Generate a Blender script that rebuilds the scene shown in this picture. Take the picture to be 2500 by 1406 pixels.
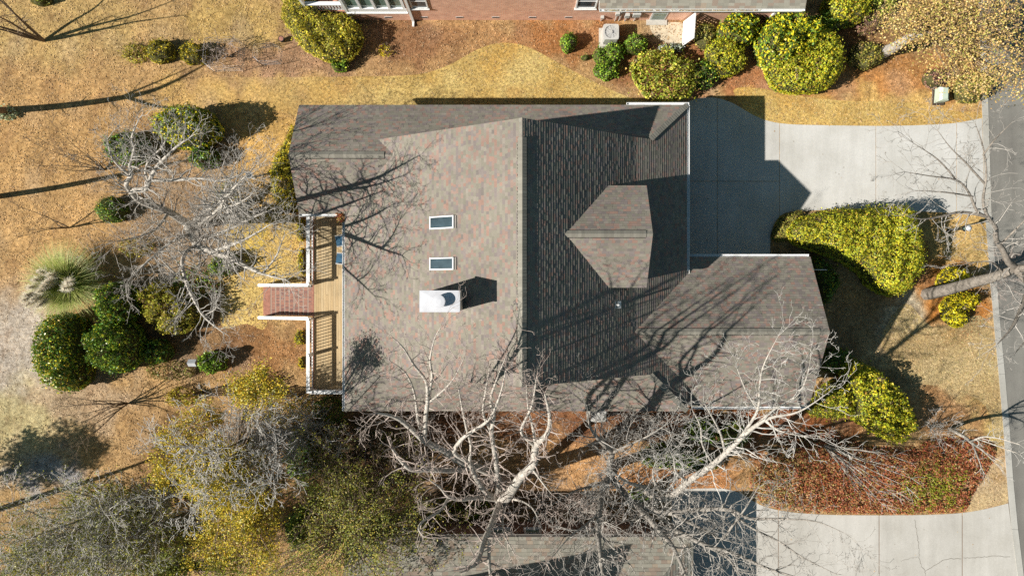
import bpy, math, random
import numpy as np
from mathutils import Vector

random.seed(7)
RNG = np.random.default_rng(11)
for o in list(bpy.data.objects):
    bpy.data.objects.remove(o)
SC = bpy.context.scene
COL = SC.collection

# ------------------------------------------------------------------ camera, light, exposure
CAM_H = 41.0          # drone height above the lawn, metres
FPX = 1722.0          # focal length in pixels of the 2500 px wide photograph
cam_d = bpy.data.cameras.new("camera")
cam_d.sensor_width = 36.0
cam_d.lens = 36.0 * FPX / 2500.0
cam_d.clip_end = 2000
cam = bpy.data.objects.new("camera", cam_d)
COL.objects.link(cam)
cam.location = (0, 0, CAM_H)
cam.rotation_euler = (0, 0, 0)
SC.camera = cam

SUN_EL, SUN_AZ = math.radians(37.0), math.radians(15.5)   # shadows run along +x, 15.5 deg towards +y
to_sun = Vector((-math.cos(SUN_EL) * math.cos(SUN_AZ), -math.cos(SUN_EL) * math.sin(SUN_AZ), math.sin(SUN_EL)))
world = bpy.data.worlds.new("World")
SC.world = world
world.use_nodes = True
wn = world.node_tree
bg = wn.nodes["Background"]
sky = wn.nodes.new("ShaderNodeTexSky")
sky.sky_type = 'NISHITA'
sky.sun_disc = False
sky.sun_elevation = SUN_EL
sky.sun_rotation = math.atan2(to_sun.x, to_sun.y)
sky.air_density = 0.65
sky.dust_density = 0.4
sky.ozone_density = 0.3
wb = wn.nodes.new("ShaderNodeMix")          # white balance of the skylight
wb.data_type = 'RGBA'
wb.blend_type = 'MULTIPLY'
wb.inputs[0].default_value = 1.0
wb.inputs[7].default_value = (0.86, 1.12, 0.92, 1)
wn.links.new(sky.outputs[0], wb.inputs[6])
wn.links.new(wb.outputs[2], bg.inputs[0])
bg.inputs[1].default_value = 0.056
sun_d = bpy.data.lights.new("sun", 'SUN')
sun_d.energy = 5.0
sun_d.angle = math.radians(0.53)
sun_d.color = (1.0, 0.95, 0.87)
sun = bpy.data.objects.new("sun", sun_d)
COL.objects.link(sun)
sun.location = to_sun * 60
sun.rotation_euler = to_sun.to_track_quat('Z', 'Y').to_euler()
SC.view_settings.view_transform = 'Standard'
SC.view_settings.look = 'None'
SC.view_settings.gamma = 1.0
SC.view_settings.exposure = 0.6
SC.view_settings.use_curve_mapping = False
SC.cycles.max_bounces = 5
SC.cycles.diffuse_bounces = 2
SC.cycles.glossy_bounces = 2
SC.cycles.transmission_bounces = 3
SC.cycles.transparent_max_bounces = 4
SC.cycles.use_denoising = False
SC.cycles.denoiser = 'OPENIMAGEDENOISE'
SC.cycles.denoising_input_passes = 'RGB_ALBEDO_NORMAL'
SC.cycles.denoising_prefilter = 'ACCURATE'
SC.cycles.sample_clamp_indirect = 2.0

# ------------------------------------------------------------------ helpers
def V(px, py, h=0.0):
    """World point of what stands at height h and shows at photograph pixel (px, py)."""
    s = (CAM_H - h) / FPX
    return ((px - 1250.0) * s, (703.0 - py) * s, h)

def XY(px, py, h=0.0):
    v = V(px, py, h)
    return (v[0], v[1])

def tag(o, label=None, cat=None, group=None, kind=None):
    if label: o["label"] = label
    if cat: o["category"] = cat
    if group: o["group"] = group
    if kind: o["kind"] = kind
    return o

def thing(name, label, cat, loc, group=None):
    o = bpy.data.objects.new(name, None)
    o.empty_display_size = 0.2
    COL.objects.link(o)
    o.location = loc
    return tag(o, label, cat, group)

def setting(name, loc=(0, 0, 0)):
    o = bpy.data.objects.new(name, None)
    COL.objects.link(o)
    o.location = loc
    o["kind"] = "structure"
    return o

def world_of(o):
    x = Vector((0, 0, 0))
    while o is not None:
        x += o.location
        o = o.parent
    return x

def place(name, mesh, parent=None, at=None):
    """Link an object; at = its world position (default: mesh holds world coordinates)."""
    o = bpy.data.objects.new(name, mesh)
    COL.objects.link(o)
    w = Vector(at) if at is not None else Vector((0, 0, 0))
    if parent is not None:
        o.parent = parent
        o.location = w - world_of(parent)
    else:
        o.location = w
    return o

class MB:
    def __init__(self):
        self.v, self.f, self.c = [], [], []
    def face(self, pts, col=None):
        n = len(self.v)
        self.v.extend([tuple(p) for p in pts])
        self.f.append(tuple(range(n, n + len(pts))))
        if col is not None:
            self.c.extend([col] * len(pts))
    def box(self, x0, x1, y0, y1, z0, z1):
        n = len(self.v)
        self.v += [(x0, y0, z0), (x1, y0, z0), (x1, y1, z0), (x0, y1, z0), (x0, y0, z1), (x1, y0, z1), (x1, y1, z1), (x0, y1, z1)]
        self.f += [tuple(n + i for i in q) for q in ((3, 2, 1, 0), (4, 5, 6, 7), (0, 1, 5, 4), (1, 2, 6, 5), (2, 3, 7, 6), (3, 0, 4, 7))]
        return self
    def obox(self, c, ax, ay, az, sx, sy, sz):
        """Oriented box: centre c, unit axes, full sizes."""
        c, ax, ay, az = map(Vector, (c, ax, ay, az))
        n = len(self.v)
        for k in (-.5, .5):
            for j, i in ((-.5, -.5), (-.5, .5), (.5, .5), (.5, -.5)):
                self.v.append(tuple(c + ax * (i * sx) + ay * (j * sy) + az * (k * sz)))
        self.f += [tuple(n + i for i in q) for q in ((3, 2, 1, 0), (4, 5, 6, 7), (0, 1, 5, 4), (1, 2, 6, 5), (2, 3, 7, 6), (3, 0, 4, 7))]
        return self
    def cyl(self, c, r, z0, z1, k=16, r2=None):
        r2 = r if r2 is None else r2
        n = len(self.v)
        for i in range(k):
            a = 2 * math.pi * i / k
            self.v.append((c[0] + r * math.cos(a), c[1] + r * math.sin(a), z0))
        for i in range(k):
            a = 2 * math.pi * i / k
            self.v.append((c[0] + r2 * math.cos(a), c[1] + r2 * math.sin(a), z1))
        for i in range(k):
            j = (i + 1) % k
            self.f.append((n + i, n + j, n + k + j, n + k + i))
        self.f.append(tuple(n + k + i for i in range(k)))
        self.f.append(tuple(n + i for i in reversed(range(k))))
        return self
    def bar(self, a, b, r, k=5, r2=None):
        """Round bar from a to b."""
        a, b = Vector(a), Vector(b)
        r2 = r if r2 is None else r2
        d = (b - a).normalized()
        u = d.cross(Vector((0, 0, 1)) if abs(d.z) < .9 else Vector((1, 0, 0))).normalized()
        w = d.cross(u)
        n = len(self.v)
        for p, rr in ((a, r), (b, r2)):
            for i in range(k):
                t = 2 * math.pi * i / k
                self.v.append(tuple(p + u * (rr * math.cos(t)) + w * (rr * math.sin(t))))
        for i in range(k):
            j = (i + 1) % k
            self.f.append((n + i, n + j, n + k + j, n + k + i))
        self.f.append(tuple(n + k + i for i in range(k)))
        self.f.append(tuple(n + i for i in reversed(range(k))))
        return self
    def prism(self, poly, z0, z1):
        """Upright prism over a plan polygon (counter-clockwise)."""
        n, k = len(self.v), len(poly)
        self.v += [(p[0], p[1], z0) for p in poly] + [(p[0], p[1], z1) for p in poly]
        self.f.append(tuple(n + k + i for i in range(k)))
        for i in range(k):
            j = (i + 1) % k
            self.f.append((n + i, n + j, n + k + j, n + k + i))
        return self
    def slab(self, poly3, down):
        """A sloping polygon extruded straight down."""
        n, k = len(self.v), len(poly3)
        self.v += [tuple(p) for p in poly3] + [(p[0], p[1], p[2] - down) for p in poly3]
        self.f.append(tuple(n + i for i in range(k)))
        self.f.append(tuple(n + k + i for i in reversed(range(k))))
        for i in range(k):
            j = (i + 1) % k
            self.f.append((n + j, n + i, n + k + i, n + k + j))
        return self
    def mesh(self, name, mat):
        me = bpy.data.meshes.new(name)
        me.from_pydata(self.v, [], self.f)
        if self.c:
            ca = me.color_attributes.new("tint", 'FLOAT_COLOR', 'POINT')
            ca.data.foreach_set("color", np.array([(c[0], c[1], c[2], 1.0) for c in self.c], dtype=np.float32).ravel())
        me.materials.append(mat)
        return me
    def build(self, name, mat, parent=None, at=None):
        return place(name, self.mesh(name, mat), parent, at)

def array_mesh(name, verts, quads, mat, cols=None, k=4):
    me = bpy.data.meshes.new(name)
    nv, nf = len(verts), len(quads)
    me.vertices.add(nv)
    me.vertices.foreach_set("co", np.ascontiguousarray(verts, dtype=np.float32).ravel())
    me.loops.add(nf * k)
    me.loops.foreach_set("vertex_index", np.ascontiguousarray(quads, dtype=np.int32).ravel())
    me.polygons.add(nf)
    me.polygons.foreach_set("loop_start", np.arange(0, nf * k, k, dtype=np.int32))
    me.polygons.foreach_set("loop_total", np.full(nf, k, dtype=np.int32))
    if cols is not None:
        ca = me.color_attributes.new("tint", 'FLOAT_COLOR', 'POINT')
        c4 = np.ones((nv, 4), dtype=np.float32)
        c4[:, :3] = cols
        ca.data.foreach_set("color", c4.ravel())
    me.materials.append(mat)
    me.update(calc_edges=True)
    return me

# ------------------------------------------------------------------ materials
def new_mat(name, rough=0.9, spec=0.3):
    m = bpy.data.materials.new(name)
    m.use_nodes = True
    nt = m.node_tree
    b = nt.nodes["Principled BSDF"]
    b.inputs["Roughness"].default_value = rough
    b.inputs["Specular IOR Level"].default_value = spec
    return m, nt, b

def N(nt, kind, **kw):
    n = nt.nodes.new(kind)
    for k, v in kw.items():
        setattr(n, k, v)
    return n

def noise(nt, vec, scale, detail=4, rough=0.6):
    n = N(nt, "ShaderNodeTexNoise")
    n.inputs["Scale"].default_value = scale
    n.inputs["Detail"].default_value = detail
    n.inputs["Roughness"].default_value = rough
    nt.links.new(vec, n.inputs["Vector"])
    return n.outputs["Fac"]

def ramp(nt, fac, stops):
    r = N(nt, "ShaderNodeValToRGB")
    els = r.color_ramp.elements
    while len(els) < len(stops):
        els.new(0.5)
    for e, (p, c) in zip(els, stops):
        e.position = p
        e.color = (c[0], c[1], c[2], 1) if hasattr(c, '__len__') else (c, c, c, 1)
    nt.links.new(fac, r.inputs[0])
    return r.outputs[0]

def mixc(nt, a, b, fac, mode='MULTIPLY'):
    m = N(nt, "ShaderNodeMix", data_type='RGBA', blend_type=mode)
    for sock, val in ((m.inputs[0], fac), (m.inputs[6], a), (m.inputs[7], b)):
        if hasattr(val, 'links'):
            nt.links.new(val, sock)
        elif hasattr(val, '__len__'):
            sock.default_value = (val[0], val[1], val[2], 1)
        else:
            sock.default_value = val
    return m.outputs[2]

def bump(nt, b, h, strength=0.5, dist=0.02):
    bn = N(nt, "ShaderNodeBump")
    bn.inputs["Strength"].default_value = strength
    bn.inputs["Distance"].default_value = dist
    nt.links.new(h, bn.inputs["Height"])
    nt.links.new(bn.outputs[0], b.inputs["Normal"])

def pos(nt):
    return N(nt, "ShaderNodeNewGeometry").outputs["Position"]

def simple(name, col, rough=0.7, var=0.2, scale=3.0, spec=0.3, metal=0.0, bumpy=0.0):
    m, nt, b = new_mat(name, rough, spec)
    p = pos(nt)
    f = noise(nt, p, scale, 5)
    c = ramp(nt, f, [(0.25, tuple(x * (1 - var) for x in col)), (0.75, tuple(min(1, x * (1 + var)) for x in col))])
    f2 = noise(nt, p, scale * 9, 3)
    c = mixc(nt, c, ramp(nt, f2, [(0.2, 1 - var * .7), (0.8, 1 + 0 * var)]), 1.0)
    nt.links.new(c, b.inputs["Base Color"])
    b.inputs["Metallic"].default_value = metal
    if bumpy:
        bump(nt, b, f2, bumpy, 0.02)
    return m

def tinted(name, rough=0.9, spec=0.2, var=0.25, scale=14.0, bumpy=0.0, translucent=0.0, big=None):
    """Colour from the mesh's own tint attribute, broken up by noise."""
    m, nt, b = new_mat(name, rough, spec)
    a = N(nt, "ShaderNodeAttribute", attribute_name="tint")
    p = pos(nt)
    f = noise(nt, p, scale, 4, 0.7)
    c = mixc(nt, a.outputs["Color"], ramp(nt, f, [(0.25, 1 - var), (0.75, 1 + var)]), 1.0)
    if big:
        f3 = noise(nt, p, big, 4, 0.6)
        c = mixc(nt, c, ramp(nt, f3, [(0.3, 0.86), (0.7, 1.1)]), 1.0)
    nt.links.new(c, b.inputs["Base Color"])
    if bumpy:
        bump(nt, b, f, bumpy, 0.02)
    if translucent:
        t = N(nt, "ShaderNodeBsdfTranslucent")
        nt.links.new(c, t.inputs[0])
        mx = N(nt, "ShaderNodeMixShader")
        mx.inputs[0].default_value = translucent
        nt.links.new(b.outputs[0], mx.inputs[1])
        nt.links.new(t.outputs[0], mx.inputs[2])
        nt.links.new(mx.outputs[0], nt.nodes["Material Output"].inputs[0])
    return m

M = {}
M['shingle'] = tinted("asphalt_shingle", 0.95, 0.15, 0.16, 30.0, 0.15, big=0.35)
M['leaf'] = tinted("leaf", 0.5, 0.4, 0.15, 9.0, 0, 0.22)
M['leaf_dry'] = tinted("dry_leaf", 0.85, 0.15, 0.15, 9.0, 0, 0.1)
M['leaf_gloss'] = tinted("glossy_leaf", 0.4, 0.5, 0.15, 9.0, 0, 0.15)
M['bark'] = simple("pale_bark", (0.54, 0.49, 0.43), 0.9, 0.5, 6.5, 0.1, bumpy=0.8)
M['bark_grey'] = simple("grey_bark", (0.36, 0.325, 0.285), 0.9, 0.5, 6.5, 0.1, bumpy=0.8)
M['bark_brown'] = simple("brown_bark", (0.22, 0.16, 0.11), 0.9, 0.4, 5.0, 0.1, bumpy=0.4)
M['twig'] = simple("pale_twig", (0.60, 0.565, 0.52), 0.9, 0.35, 2.0, 0.1)
M['twig_grey'] = simple('grey_twig', (0.45, 0.415, 0.375), 0.9, 0.35, 2.0, 0.1)
M['bark_dull'] = simple('dull_bark', (0.30, 0.26, 0.22), 0.9, 0.5, 6.5, 0.1, bumpy=0.8)
M['twig_red'] = simple("reddish_twig", (0.50, 0.41, 0.36), 0.9, 0.35, 2.0, 0.1)
M['twig_brown'] = simple("brown_twig", (0.27, 0.20, 0.14), 0.9, 0.35, 2.0, 0.1)
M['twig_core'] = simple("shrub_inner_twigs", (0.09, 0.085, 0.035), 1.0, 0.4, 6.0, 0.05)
M['white'] = simple("white_paint", (0.80, 0.80, 0.79), 0.5, 0.05, 2.0)
M['offwhite'] = simple("weathered_white_paint", (0.66, 0.66, 0.65), 0.6, 0.12, 4.0)
M['trim'] = simple("taupe_trim", (0.20, 0.18, 0.16), 0.7, 0.15, 3.0)
M['siding'] = simple("cream_siding", (0.55, 0.50, 0.42), 0.7, 0.1, 3.0)
M['black'] = simple("black_metal", (0.02, 0.02, 0.022), 0.6, 0.2, 3.0)
M['steel'] = simple("galvanised_steel", (0.52, 0.53, 0.56), 0.55, 0.12, 2.5, metal=0.15)
M['zinc'] = simple("painted_chimney_cap", (0.60, 0.60, 0.63), 0.5, 0.12, 2.2)
M['ac'] = simple("grey_condenser_paint", (0.50, 0.49, 0.46), 0.55, 0.08, 4.0)
M['green_box'] = simple("pale_green_enamel", (0.50, 0.57, 0.47), 0.5, 0.12, 3.0)
M['cushion'] = simple("navy_cushion_fabric", (0.045, 0.12, 0.20), 0.9, 0.12, 8.0)
M['chair'] = simple("chair_frame_grey", (0.45, 0.45, 0.44), 0.5, 0.1, 4.0)
M['sand'] = simple("pale_sand", (0.60, 0.50, 0.36), 1.0, 0.3, 3.5, bumpy=0.5)
M['mortar'] = simple("mortar", (0.34, 0.26, 0.21), 0.95, 0.15, 12.0)
M['brick'] = simple("red_brick", (0.38, 0.175, 0.125), 0.9, 0.3, 7.0)
M['brick_dark'] = simple("dark_red_brick", (0.24, 0.115, 0.10), 0.9, 0.25, 7.0)
M['pad'] = simple("concrete_pad", (0.48, 0.45, 0.40), 0.95, 0.12, 5.0)
M['plume'] = tinted('cream_plume', 1.0, .05, .12, 6.0, 0, .45)
M['soil'] = simple("dark_soil", (0.07, 0.05, 0.035), 1.0, 0.3, 5.0)
M['copper'] = simple("verdigris_copper", (0.33, 0.42, 0.38), 0.55, 0.2, 4.0, metal=0.2)
M['crack'] = simple("concrete_crack", (0.20, 0.18, 0.15), 1.0, 0.2, 5.0)
M['expansion'] = simple("joint_filler", (0.20, 0.14, 0.10), 1.0, 0.2, 9.0)

def glass_mat(name, col):
    m, nt, b = new_mat(name, 0.06, 0.6)
    f = noise(nt, pos(nt), 1.3, 5)
    nt.links.new(ramp(nt, f, [(0.3, tuple(x * .6 for x in col)), (0.7, tuple(x * 1.3 for x in col))]), b.inputs["Base Color"])
    return m
M['glass'] = glass_mat("dark_glass", (0.05, 0.075, 0.09))
M['glass_green'] = glass_mat("green_window_glass", (0.16, 0.24, 0.20))

def deck_mat():
    m, nt, b = new_mat("deck_timber", 0.85, 0.2)
    oi = N(nt, "ShaderNodeObjectInfo")
    c = ramp(nt, oi.outputs["Random"], [(0.0, (0.47, 0.34, 0.185)), (0.5, (0.53, 0.395, 0.225)), (1.0, (0.58, 0.455, 0.28))])
    p = pos(nt)
    mp = N(nt, "ShaderNodeMapping")
    mp.inputs["Scale"].default_value = (14, 0.9, 1)
    nt.links.new(p, mp.inputs[0])
    g = noise(nt, mp.outputs[0], 1.5, 5, 0.7)
    c = mixc(nt, c, ramp(nt, g, [(0.25, 0.72), (0.75, 1.12)]), 1.0)
    w = noise(nt, p, 0.55, 3)
    c = mixc(nt, c, ramp(nt, w, [(0.3, (0.72, 0.74, 0.76)), (0.6, (1.05, 1.03, 1.0))]), 1.0)
    nt.links.new(c, b.inputs["Base Color"])
    return m
M['deck'] = deck_mat()

def concrete_mat(name, base):
    m, nt, b = new_mat(name, 0.9, 0.25)
    p = pos(nt)
    oi = N(nt, "ShaderNodeObjectInfo")
    c = ramp(nt, oi.outputs["Random"], [(0.0, tuple(x * .95 for x in base)), (1.0, tuple(x * 1.03 for x in base))])
    c = mixc(nt, c, ramp(nt, noise(nt, p, 0.28, 5, 0.65), [(0.28, (0.80, 0.79, 0.76)), (0.62, (1.04, 1.04, 1.04))]), 1.0)
    mp = N(nt, "ShaderNodeMapping")
    mp.inputs["Scale"].default_value = (2.6, 0.25, 1)
    nt.links.new(p, mp.inputs[0])
    c = mixc(nt, c, ramp(nt, noise(nt, mp.outputs[0], 1.0, 4), [(0.3, 0.92), (0.65, 1.03)]), 1.0)
    f = noise(nt, p, 11, 5, 0.7)
    c = mixc(nt, c, ramp(nt, f, [(0.3, 0.90), (0.7, 1.04)]), 1.0)
    # small round drip stains
    vo = N(nt, "ShaderNodeTexVoronoi")
    vo.inputs["Scale"].default_value = 1.1
    nt.links.new(p, vo.inputs["Vector"])
    c = mixc(nt, c, ramp(nt, vo.outputs["Distance"], [(0.03, (0.52, 0.48, 0.42)), (0.075, (1, 1, 1))]), 0.5)
    nt.links.new(c, b.inputs["Base Color"])
    bump(nt, b, f, 0.05, 0.01)
    return m
M['concrete'] = concrete_mat("driveway_concrete", (0.535, 0.523, 0.497))
M['concrete_old'] = concrete_mat("old_driveway_concrete", (0.51, 0.485, 0.445))
M['kerb'] = concrete_mat("kerb_concrete", (0.44, 0.425, 0.39))

def asphalt_mat():
    m, nt, b = new_mat("worn_asphalt", 0.92, 0.2)
    p = pos(nt)
    c = ramp(nt, noise(nt, p, 0.22, 5, 0.65), [(0.3, (0.165, 0.155, 0.14)), (0.68, (0.235, 0.225, 0.20))])
    f = noise(nt, p, 26, 4, 0.7)
    c = mixc(nt, c, ramp(nt, f, [(0.3, 0.75), (0.7, 1.18)]), 1.0)
    mp = N(nt, "ShaderNodeMapping")
    mp.inputs["Scale"].default_value = (1.6, 0.1, 1)
    nt.links.new(p, mp.inputs[0])
    c = mixc(nt, c, ramp(nt, noise(nt, mp.outputs[0], 1, 4), [(0.3, 0.86), (0.7, 1.1)]), 1.0)
    nt.links.new(c, b.inputs["Base Color"])
    bump(nt, b, f, 0.4, 0.01)
    return m
M['asphalt'] = asphalt_mat()

def brickwall_mat(name, tone=1.0):
    m, nt, b = new_mat(name, 0.9, 0.2)
    p = pos(nt)
    sep = N(nt, "ShaderNodeSeparateXYZ")
    nt.links.new(p, sep.inputs[0])
    ad = N(nt, "ShaderNodeMath", operation='ADD')
    nt.links.new(sep.outputs[0], ad.inputs[0])
    nt.links.new(sep.outputs[1], ad.inputs[1])
    cb = N(nt, "ShaderNodeCombineXYZ")
    nt.links.new(ad.outputs[0], cb.inputs[0])
    nt.links.new(sep.outputs[2], cb.inputs[1])
    br = N(nt, "ShaderNodeTexBrick")
    br.inputs["Scale"].default_value = 1.0
    br.inputs["Brick Width"].default_value = 0.21
    br.inputs["Row Height"].default_value = 0.075
    br.inputs["Mortar Size"].default_value = 0.007
    br.inputs["Color1"].default_value = (0.45 * tone, 0.215 * tone, 0.145 * tone, 1)
    br.inputs["Color2"].default_value = (0.56 * tone, 0.31 * tone, 0.21 * tone, 1)
    br.inputs["Mortar"].default_value = (0.55 * tone, 0.46 * tone, 0.38 * tone, 1)
    nt.links.new(cb.outputs[0], br.inputs["Vector"])
    c = mixc(nt, br.outputs["Color"], ramp(nt, noise(nt, p, 2.2, 5), [(0.3, 0.82), (0.7, 1.1)]), 1.0)
    nt.links.new(c, b.inputs["Base Color"])
    bump(nt, b, br.outputs["Fac"], -0.4, 0.01)
    return m
M['brickwall'] = brickwall_mat("orange_red_brickwork", 1.45)
M['brickwall_dark'] = brickwall_mat("brown_red_brickwork", 0.6)

def ground_mat(name, lo, hi, grain=17.0, tint_attr=True, bs=0.9):
    """Grain of leaf litter or dormant turf over the mesh's own zone colour."""
    m, nt, b = new_mat(name, 1.0, 0.05)
    p = pos(nt)
    a = N(nt, "ShaderNodeAttribute", attribute_name="tint").outputs["Color"]
    f1 = noise(nt, p, grain, 6, 0.75)
    f2 = noise(nt, p, grain * .28, 4, 0.65)
    f3 = noise(nt, p, 0.55, 5, 0.6)
    c = mixc(nt, a, ramp(nt, f1, [(0.28, lo), (0.5, (1, 1, 1)), (0.75, hi)]), 1.0)
    c = mixc(nt, c, ramp(nt, f2, [(0.3, (0.58, 0.54, 0.50)), (0.6, (1.12, 1.12, 1.12))]), 1.0)
    c = mixc(nt, c, ramp(nt, f3, [(0.3, (0.86, 0.86, 0.86)), (0.7, (1.12, 1.1, 1.06))]), 1.0)
    vo = N(nt, "ShaderNodeTexVoronoi")
    vo.inputs["Scale"].default_value = 11
    nt.links.new(p, vo.inputs["Vector"])
    vs = N(nt, "ShaderNodeSeparateColor")
    nt.links.new(vo.outputs["Color"], vs.inputs[0])
    c = mixc(nt, c, ramp(nt, vs.outputs[0], [(0.0, (0.72, 0.68, 0.64)), (0.5, (1, 1, 1)), (1.0, (1.28, 1.2, 1.1))]), 0.7)
    nt.links.new(c, b.inputs["Base Color"])
    bump(nt, b, f1, bs, 0.05)
    return m
M['ground'] = ground_mat("leaf_strewn_ground", (0.56, 0.52, 0.48), (1.5, 1.46, 1.40), 13.0)
M['lawn'] = ground_mat("dormant_lawn", (0.66, 0.62, 0.50), (1.28, 1.27, 1.2), 24.0, bs=0.7)

# ------------------------------------------------------------------ ground
def lin(r, g, b):
    f = lambda c: ((c / 255 + 0.055) / 1.055) ** 2.4 if c > 10 else c / 255 / 12.92
    return np.array([f(r), f(g), f(b)])
GSC = np.array([0.99, 1.19, 1.56])   # photograph's lit ground to albedo

def inpoly(x, y, poly):
    res = np.zeros(x.shape, bool)
    k = len(poly)
    for i in range(k):
        x0, y0 = poly[i]
        x1, y1 = poly[(i + 1) % k]
        cond = ((y0 > y) != (y1 > y))
        with np.errstate(divide='ignore', invalid='ignore'):
            xi = (x1 - x0) * (y - y0) / (y1 - y0 + 1e-12) + x0
        res ^= cond & (x < xi)
    return res

def polydist(x, y, poly):
    d = np.full(x.shape, 1e9)
    k = len(poly)
    for i in range(k):
        x0, y0 = poly[i]
        x1, y1 = poly[(i + 1) % k]
        dx, dy = x1 - x0, y1 - y0
        t = np.clip(((x - x0) * dx + (y - y0) * dy) / (dx * dx + dy * dy + 1e-12), 0, 1)
        d = np.minimum(d, np.hypot(x - x0 - t * dx, y - y0 - t * dy))
    return d

def lump(x, y, seed, wl):
    """Cheap smooth noise in -1..1."""
    r = np.random.default_rng(seed)
    s = np.zeros(np.shape(x))
    for i in range(7):
        a = r.uniform(0, 2 * math.pi)
        k = 2 * math.pi / (wl * r.uniform(0.55, 1.7))
        s = s + np.sin(k * (x * math.cos(a) + y * math.sin(a)) + r.uniform(0, 6.28))
    return s / 3.2

def zone_colour(x, y):
    s = FPX / CAM_H
    px, py = 1250 + x * s, 703 - y * s
    wx = px + 26 * lump(x, y, 1, 3.0) + 12 * lump(x, y, 2, 0.9)
    wy = py + 26 * lump(x, y, 3, 3.0) + 12 * lump(x, y, 4, 0.9)
    c = np.empty(x.shape + (3,))
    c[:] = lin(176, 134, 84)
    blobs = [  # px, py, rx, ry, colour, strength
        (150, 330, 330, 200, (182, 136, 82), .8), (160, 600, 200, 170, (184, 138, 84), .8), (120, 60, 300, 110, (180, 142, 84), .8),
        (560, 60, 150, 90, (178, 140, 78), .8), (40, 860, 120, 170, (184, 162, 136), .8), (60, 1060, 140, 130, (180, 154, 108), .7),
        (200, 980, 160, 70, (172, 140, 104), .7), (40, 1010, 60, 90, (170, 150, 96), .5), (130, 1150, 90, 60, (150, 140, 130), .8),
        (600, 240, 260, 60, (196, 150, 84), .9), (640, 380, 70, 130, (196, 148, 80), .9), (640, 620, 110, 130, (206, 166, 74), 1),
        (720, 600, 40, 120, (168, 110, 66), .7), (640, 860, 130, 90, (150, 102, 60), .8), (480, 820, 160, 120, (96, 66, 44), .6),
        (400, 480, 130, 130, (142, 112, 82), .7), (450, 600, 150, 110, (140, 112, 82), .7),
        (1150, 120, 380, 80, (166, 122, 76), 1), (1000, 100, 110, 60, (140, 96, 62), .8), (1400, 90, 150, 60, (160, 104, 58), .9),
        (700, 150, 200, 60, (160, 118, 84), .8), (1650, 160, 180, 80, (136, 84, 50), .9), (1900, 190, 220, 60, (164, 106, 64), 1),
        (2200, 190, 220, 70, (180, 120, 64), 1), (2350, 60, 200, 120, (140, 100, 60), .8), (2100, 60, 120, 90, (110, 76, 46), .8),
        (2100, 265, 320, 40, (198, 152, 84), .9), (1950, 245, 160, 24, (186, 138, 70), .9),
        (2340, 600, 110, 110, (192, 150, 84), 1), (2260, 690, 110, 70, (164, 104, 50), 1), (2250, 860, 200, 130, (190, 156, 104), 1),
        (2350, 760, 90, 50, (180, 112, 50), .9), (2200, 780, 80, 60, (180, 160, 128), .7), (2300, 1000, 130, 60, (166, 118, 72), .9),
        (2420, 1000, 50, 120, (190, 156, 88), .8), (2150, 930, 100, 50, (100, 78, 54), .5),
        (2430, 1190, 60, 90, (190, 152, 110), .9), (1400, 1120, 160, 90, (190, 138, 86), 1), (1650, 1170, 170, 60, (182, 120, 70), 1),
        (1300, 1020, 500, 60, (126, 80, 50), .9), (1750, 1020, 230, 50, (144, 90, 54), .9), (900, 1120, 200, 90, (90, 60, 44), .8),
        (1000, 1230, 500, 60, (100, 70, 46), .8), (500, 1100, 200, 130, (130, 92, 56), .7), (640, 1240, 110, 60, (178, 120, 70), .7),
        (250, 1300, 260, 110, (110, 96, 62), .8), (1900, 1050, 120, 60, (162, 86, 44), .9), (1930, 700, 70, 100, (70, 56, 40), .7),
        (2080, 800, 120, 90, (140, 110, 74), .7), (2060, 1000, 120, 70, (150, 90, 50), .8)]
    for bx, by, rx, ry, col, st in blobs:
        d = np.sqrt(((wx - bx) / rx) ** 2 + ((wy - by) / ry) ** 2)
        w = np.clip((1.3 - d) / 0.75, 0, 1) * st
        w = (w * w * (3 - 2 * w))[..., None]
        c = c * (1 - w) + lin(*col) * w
    m1 = lump(x, y, 31, 2.4) + .6 * lump(x, y, 32, .9)
    c = c * (1 + .10 * m1)[..., None]
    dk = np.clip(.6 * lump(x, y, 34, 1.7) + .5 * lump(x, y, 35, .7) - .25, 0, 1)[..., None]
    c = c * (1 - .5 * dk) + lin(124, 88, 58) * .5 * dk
    gy_ = np.clip(lump(x, y, 33, 3.2) - .5, 0, 1)[..., None] * .22
    c = c * (1 - gy_) + lin(176, 152, 122) * gy_
    return np.clip(c * GSC, 0, 1)

nx, ny = 360, 220
gx = np.linspace(-37, 37, nx)
gy = np.linspace(-23, 23, ny)
GX, GY = np.meshgrid(gx, gy)
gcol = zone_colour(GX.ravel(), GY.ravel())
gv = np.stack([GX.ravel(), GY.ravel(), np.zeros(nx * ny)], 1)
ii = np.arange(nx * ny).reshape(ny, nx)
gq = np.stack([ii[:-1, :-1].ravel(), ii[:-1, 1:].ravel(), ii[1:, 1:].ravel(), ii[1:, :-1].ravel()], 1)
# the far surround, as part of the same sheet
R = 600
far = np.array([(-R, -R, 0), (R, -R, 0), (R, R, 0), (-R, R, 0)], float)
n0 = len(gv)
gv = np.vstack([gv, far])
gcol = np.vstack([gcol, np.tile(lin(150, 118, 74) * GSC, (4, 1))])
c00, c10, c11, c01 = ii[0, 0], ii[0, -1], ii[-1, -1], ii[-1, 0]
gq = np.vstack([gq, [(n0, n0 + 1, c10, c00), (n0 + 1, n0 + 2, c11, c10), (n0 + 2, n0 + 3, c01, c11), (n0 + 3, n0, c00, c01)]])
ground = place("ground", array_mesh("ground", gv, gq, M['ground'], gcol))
tag(ground, kind="structure")

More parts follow.
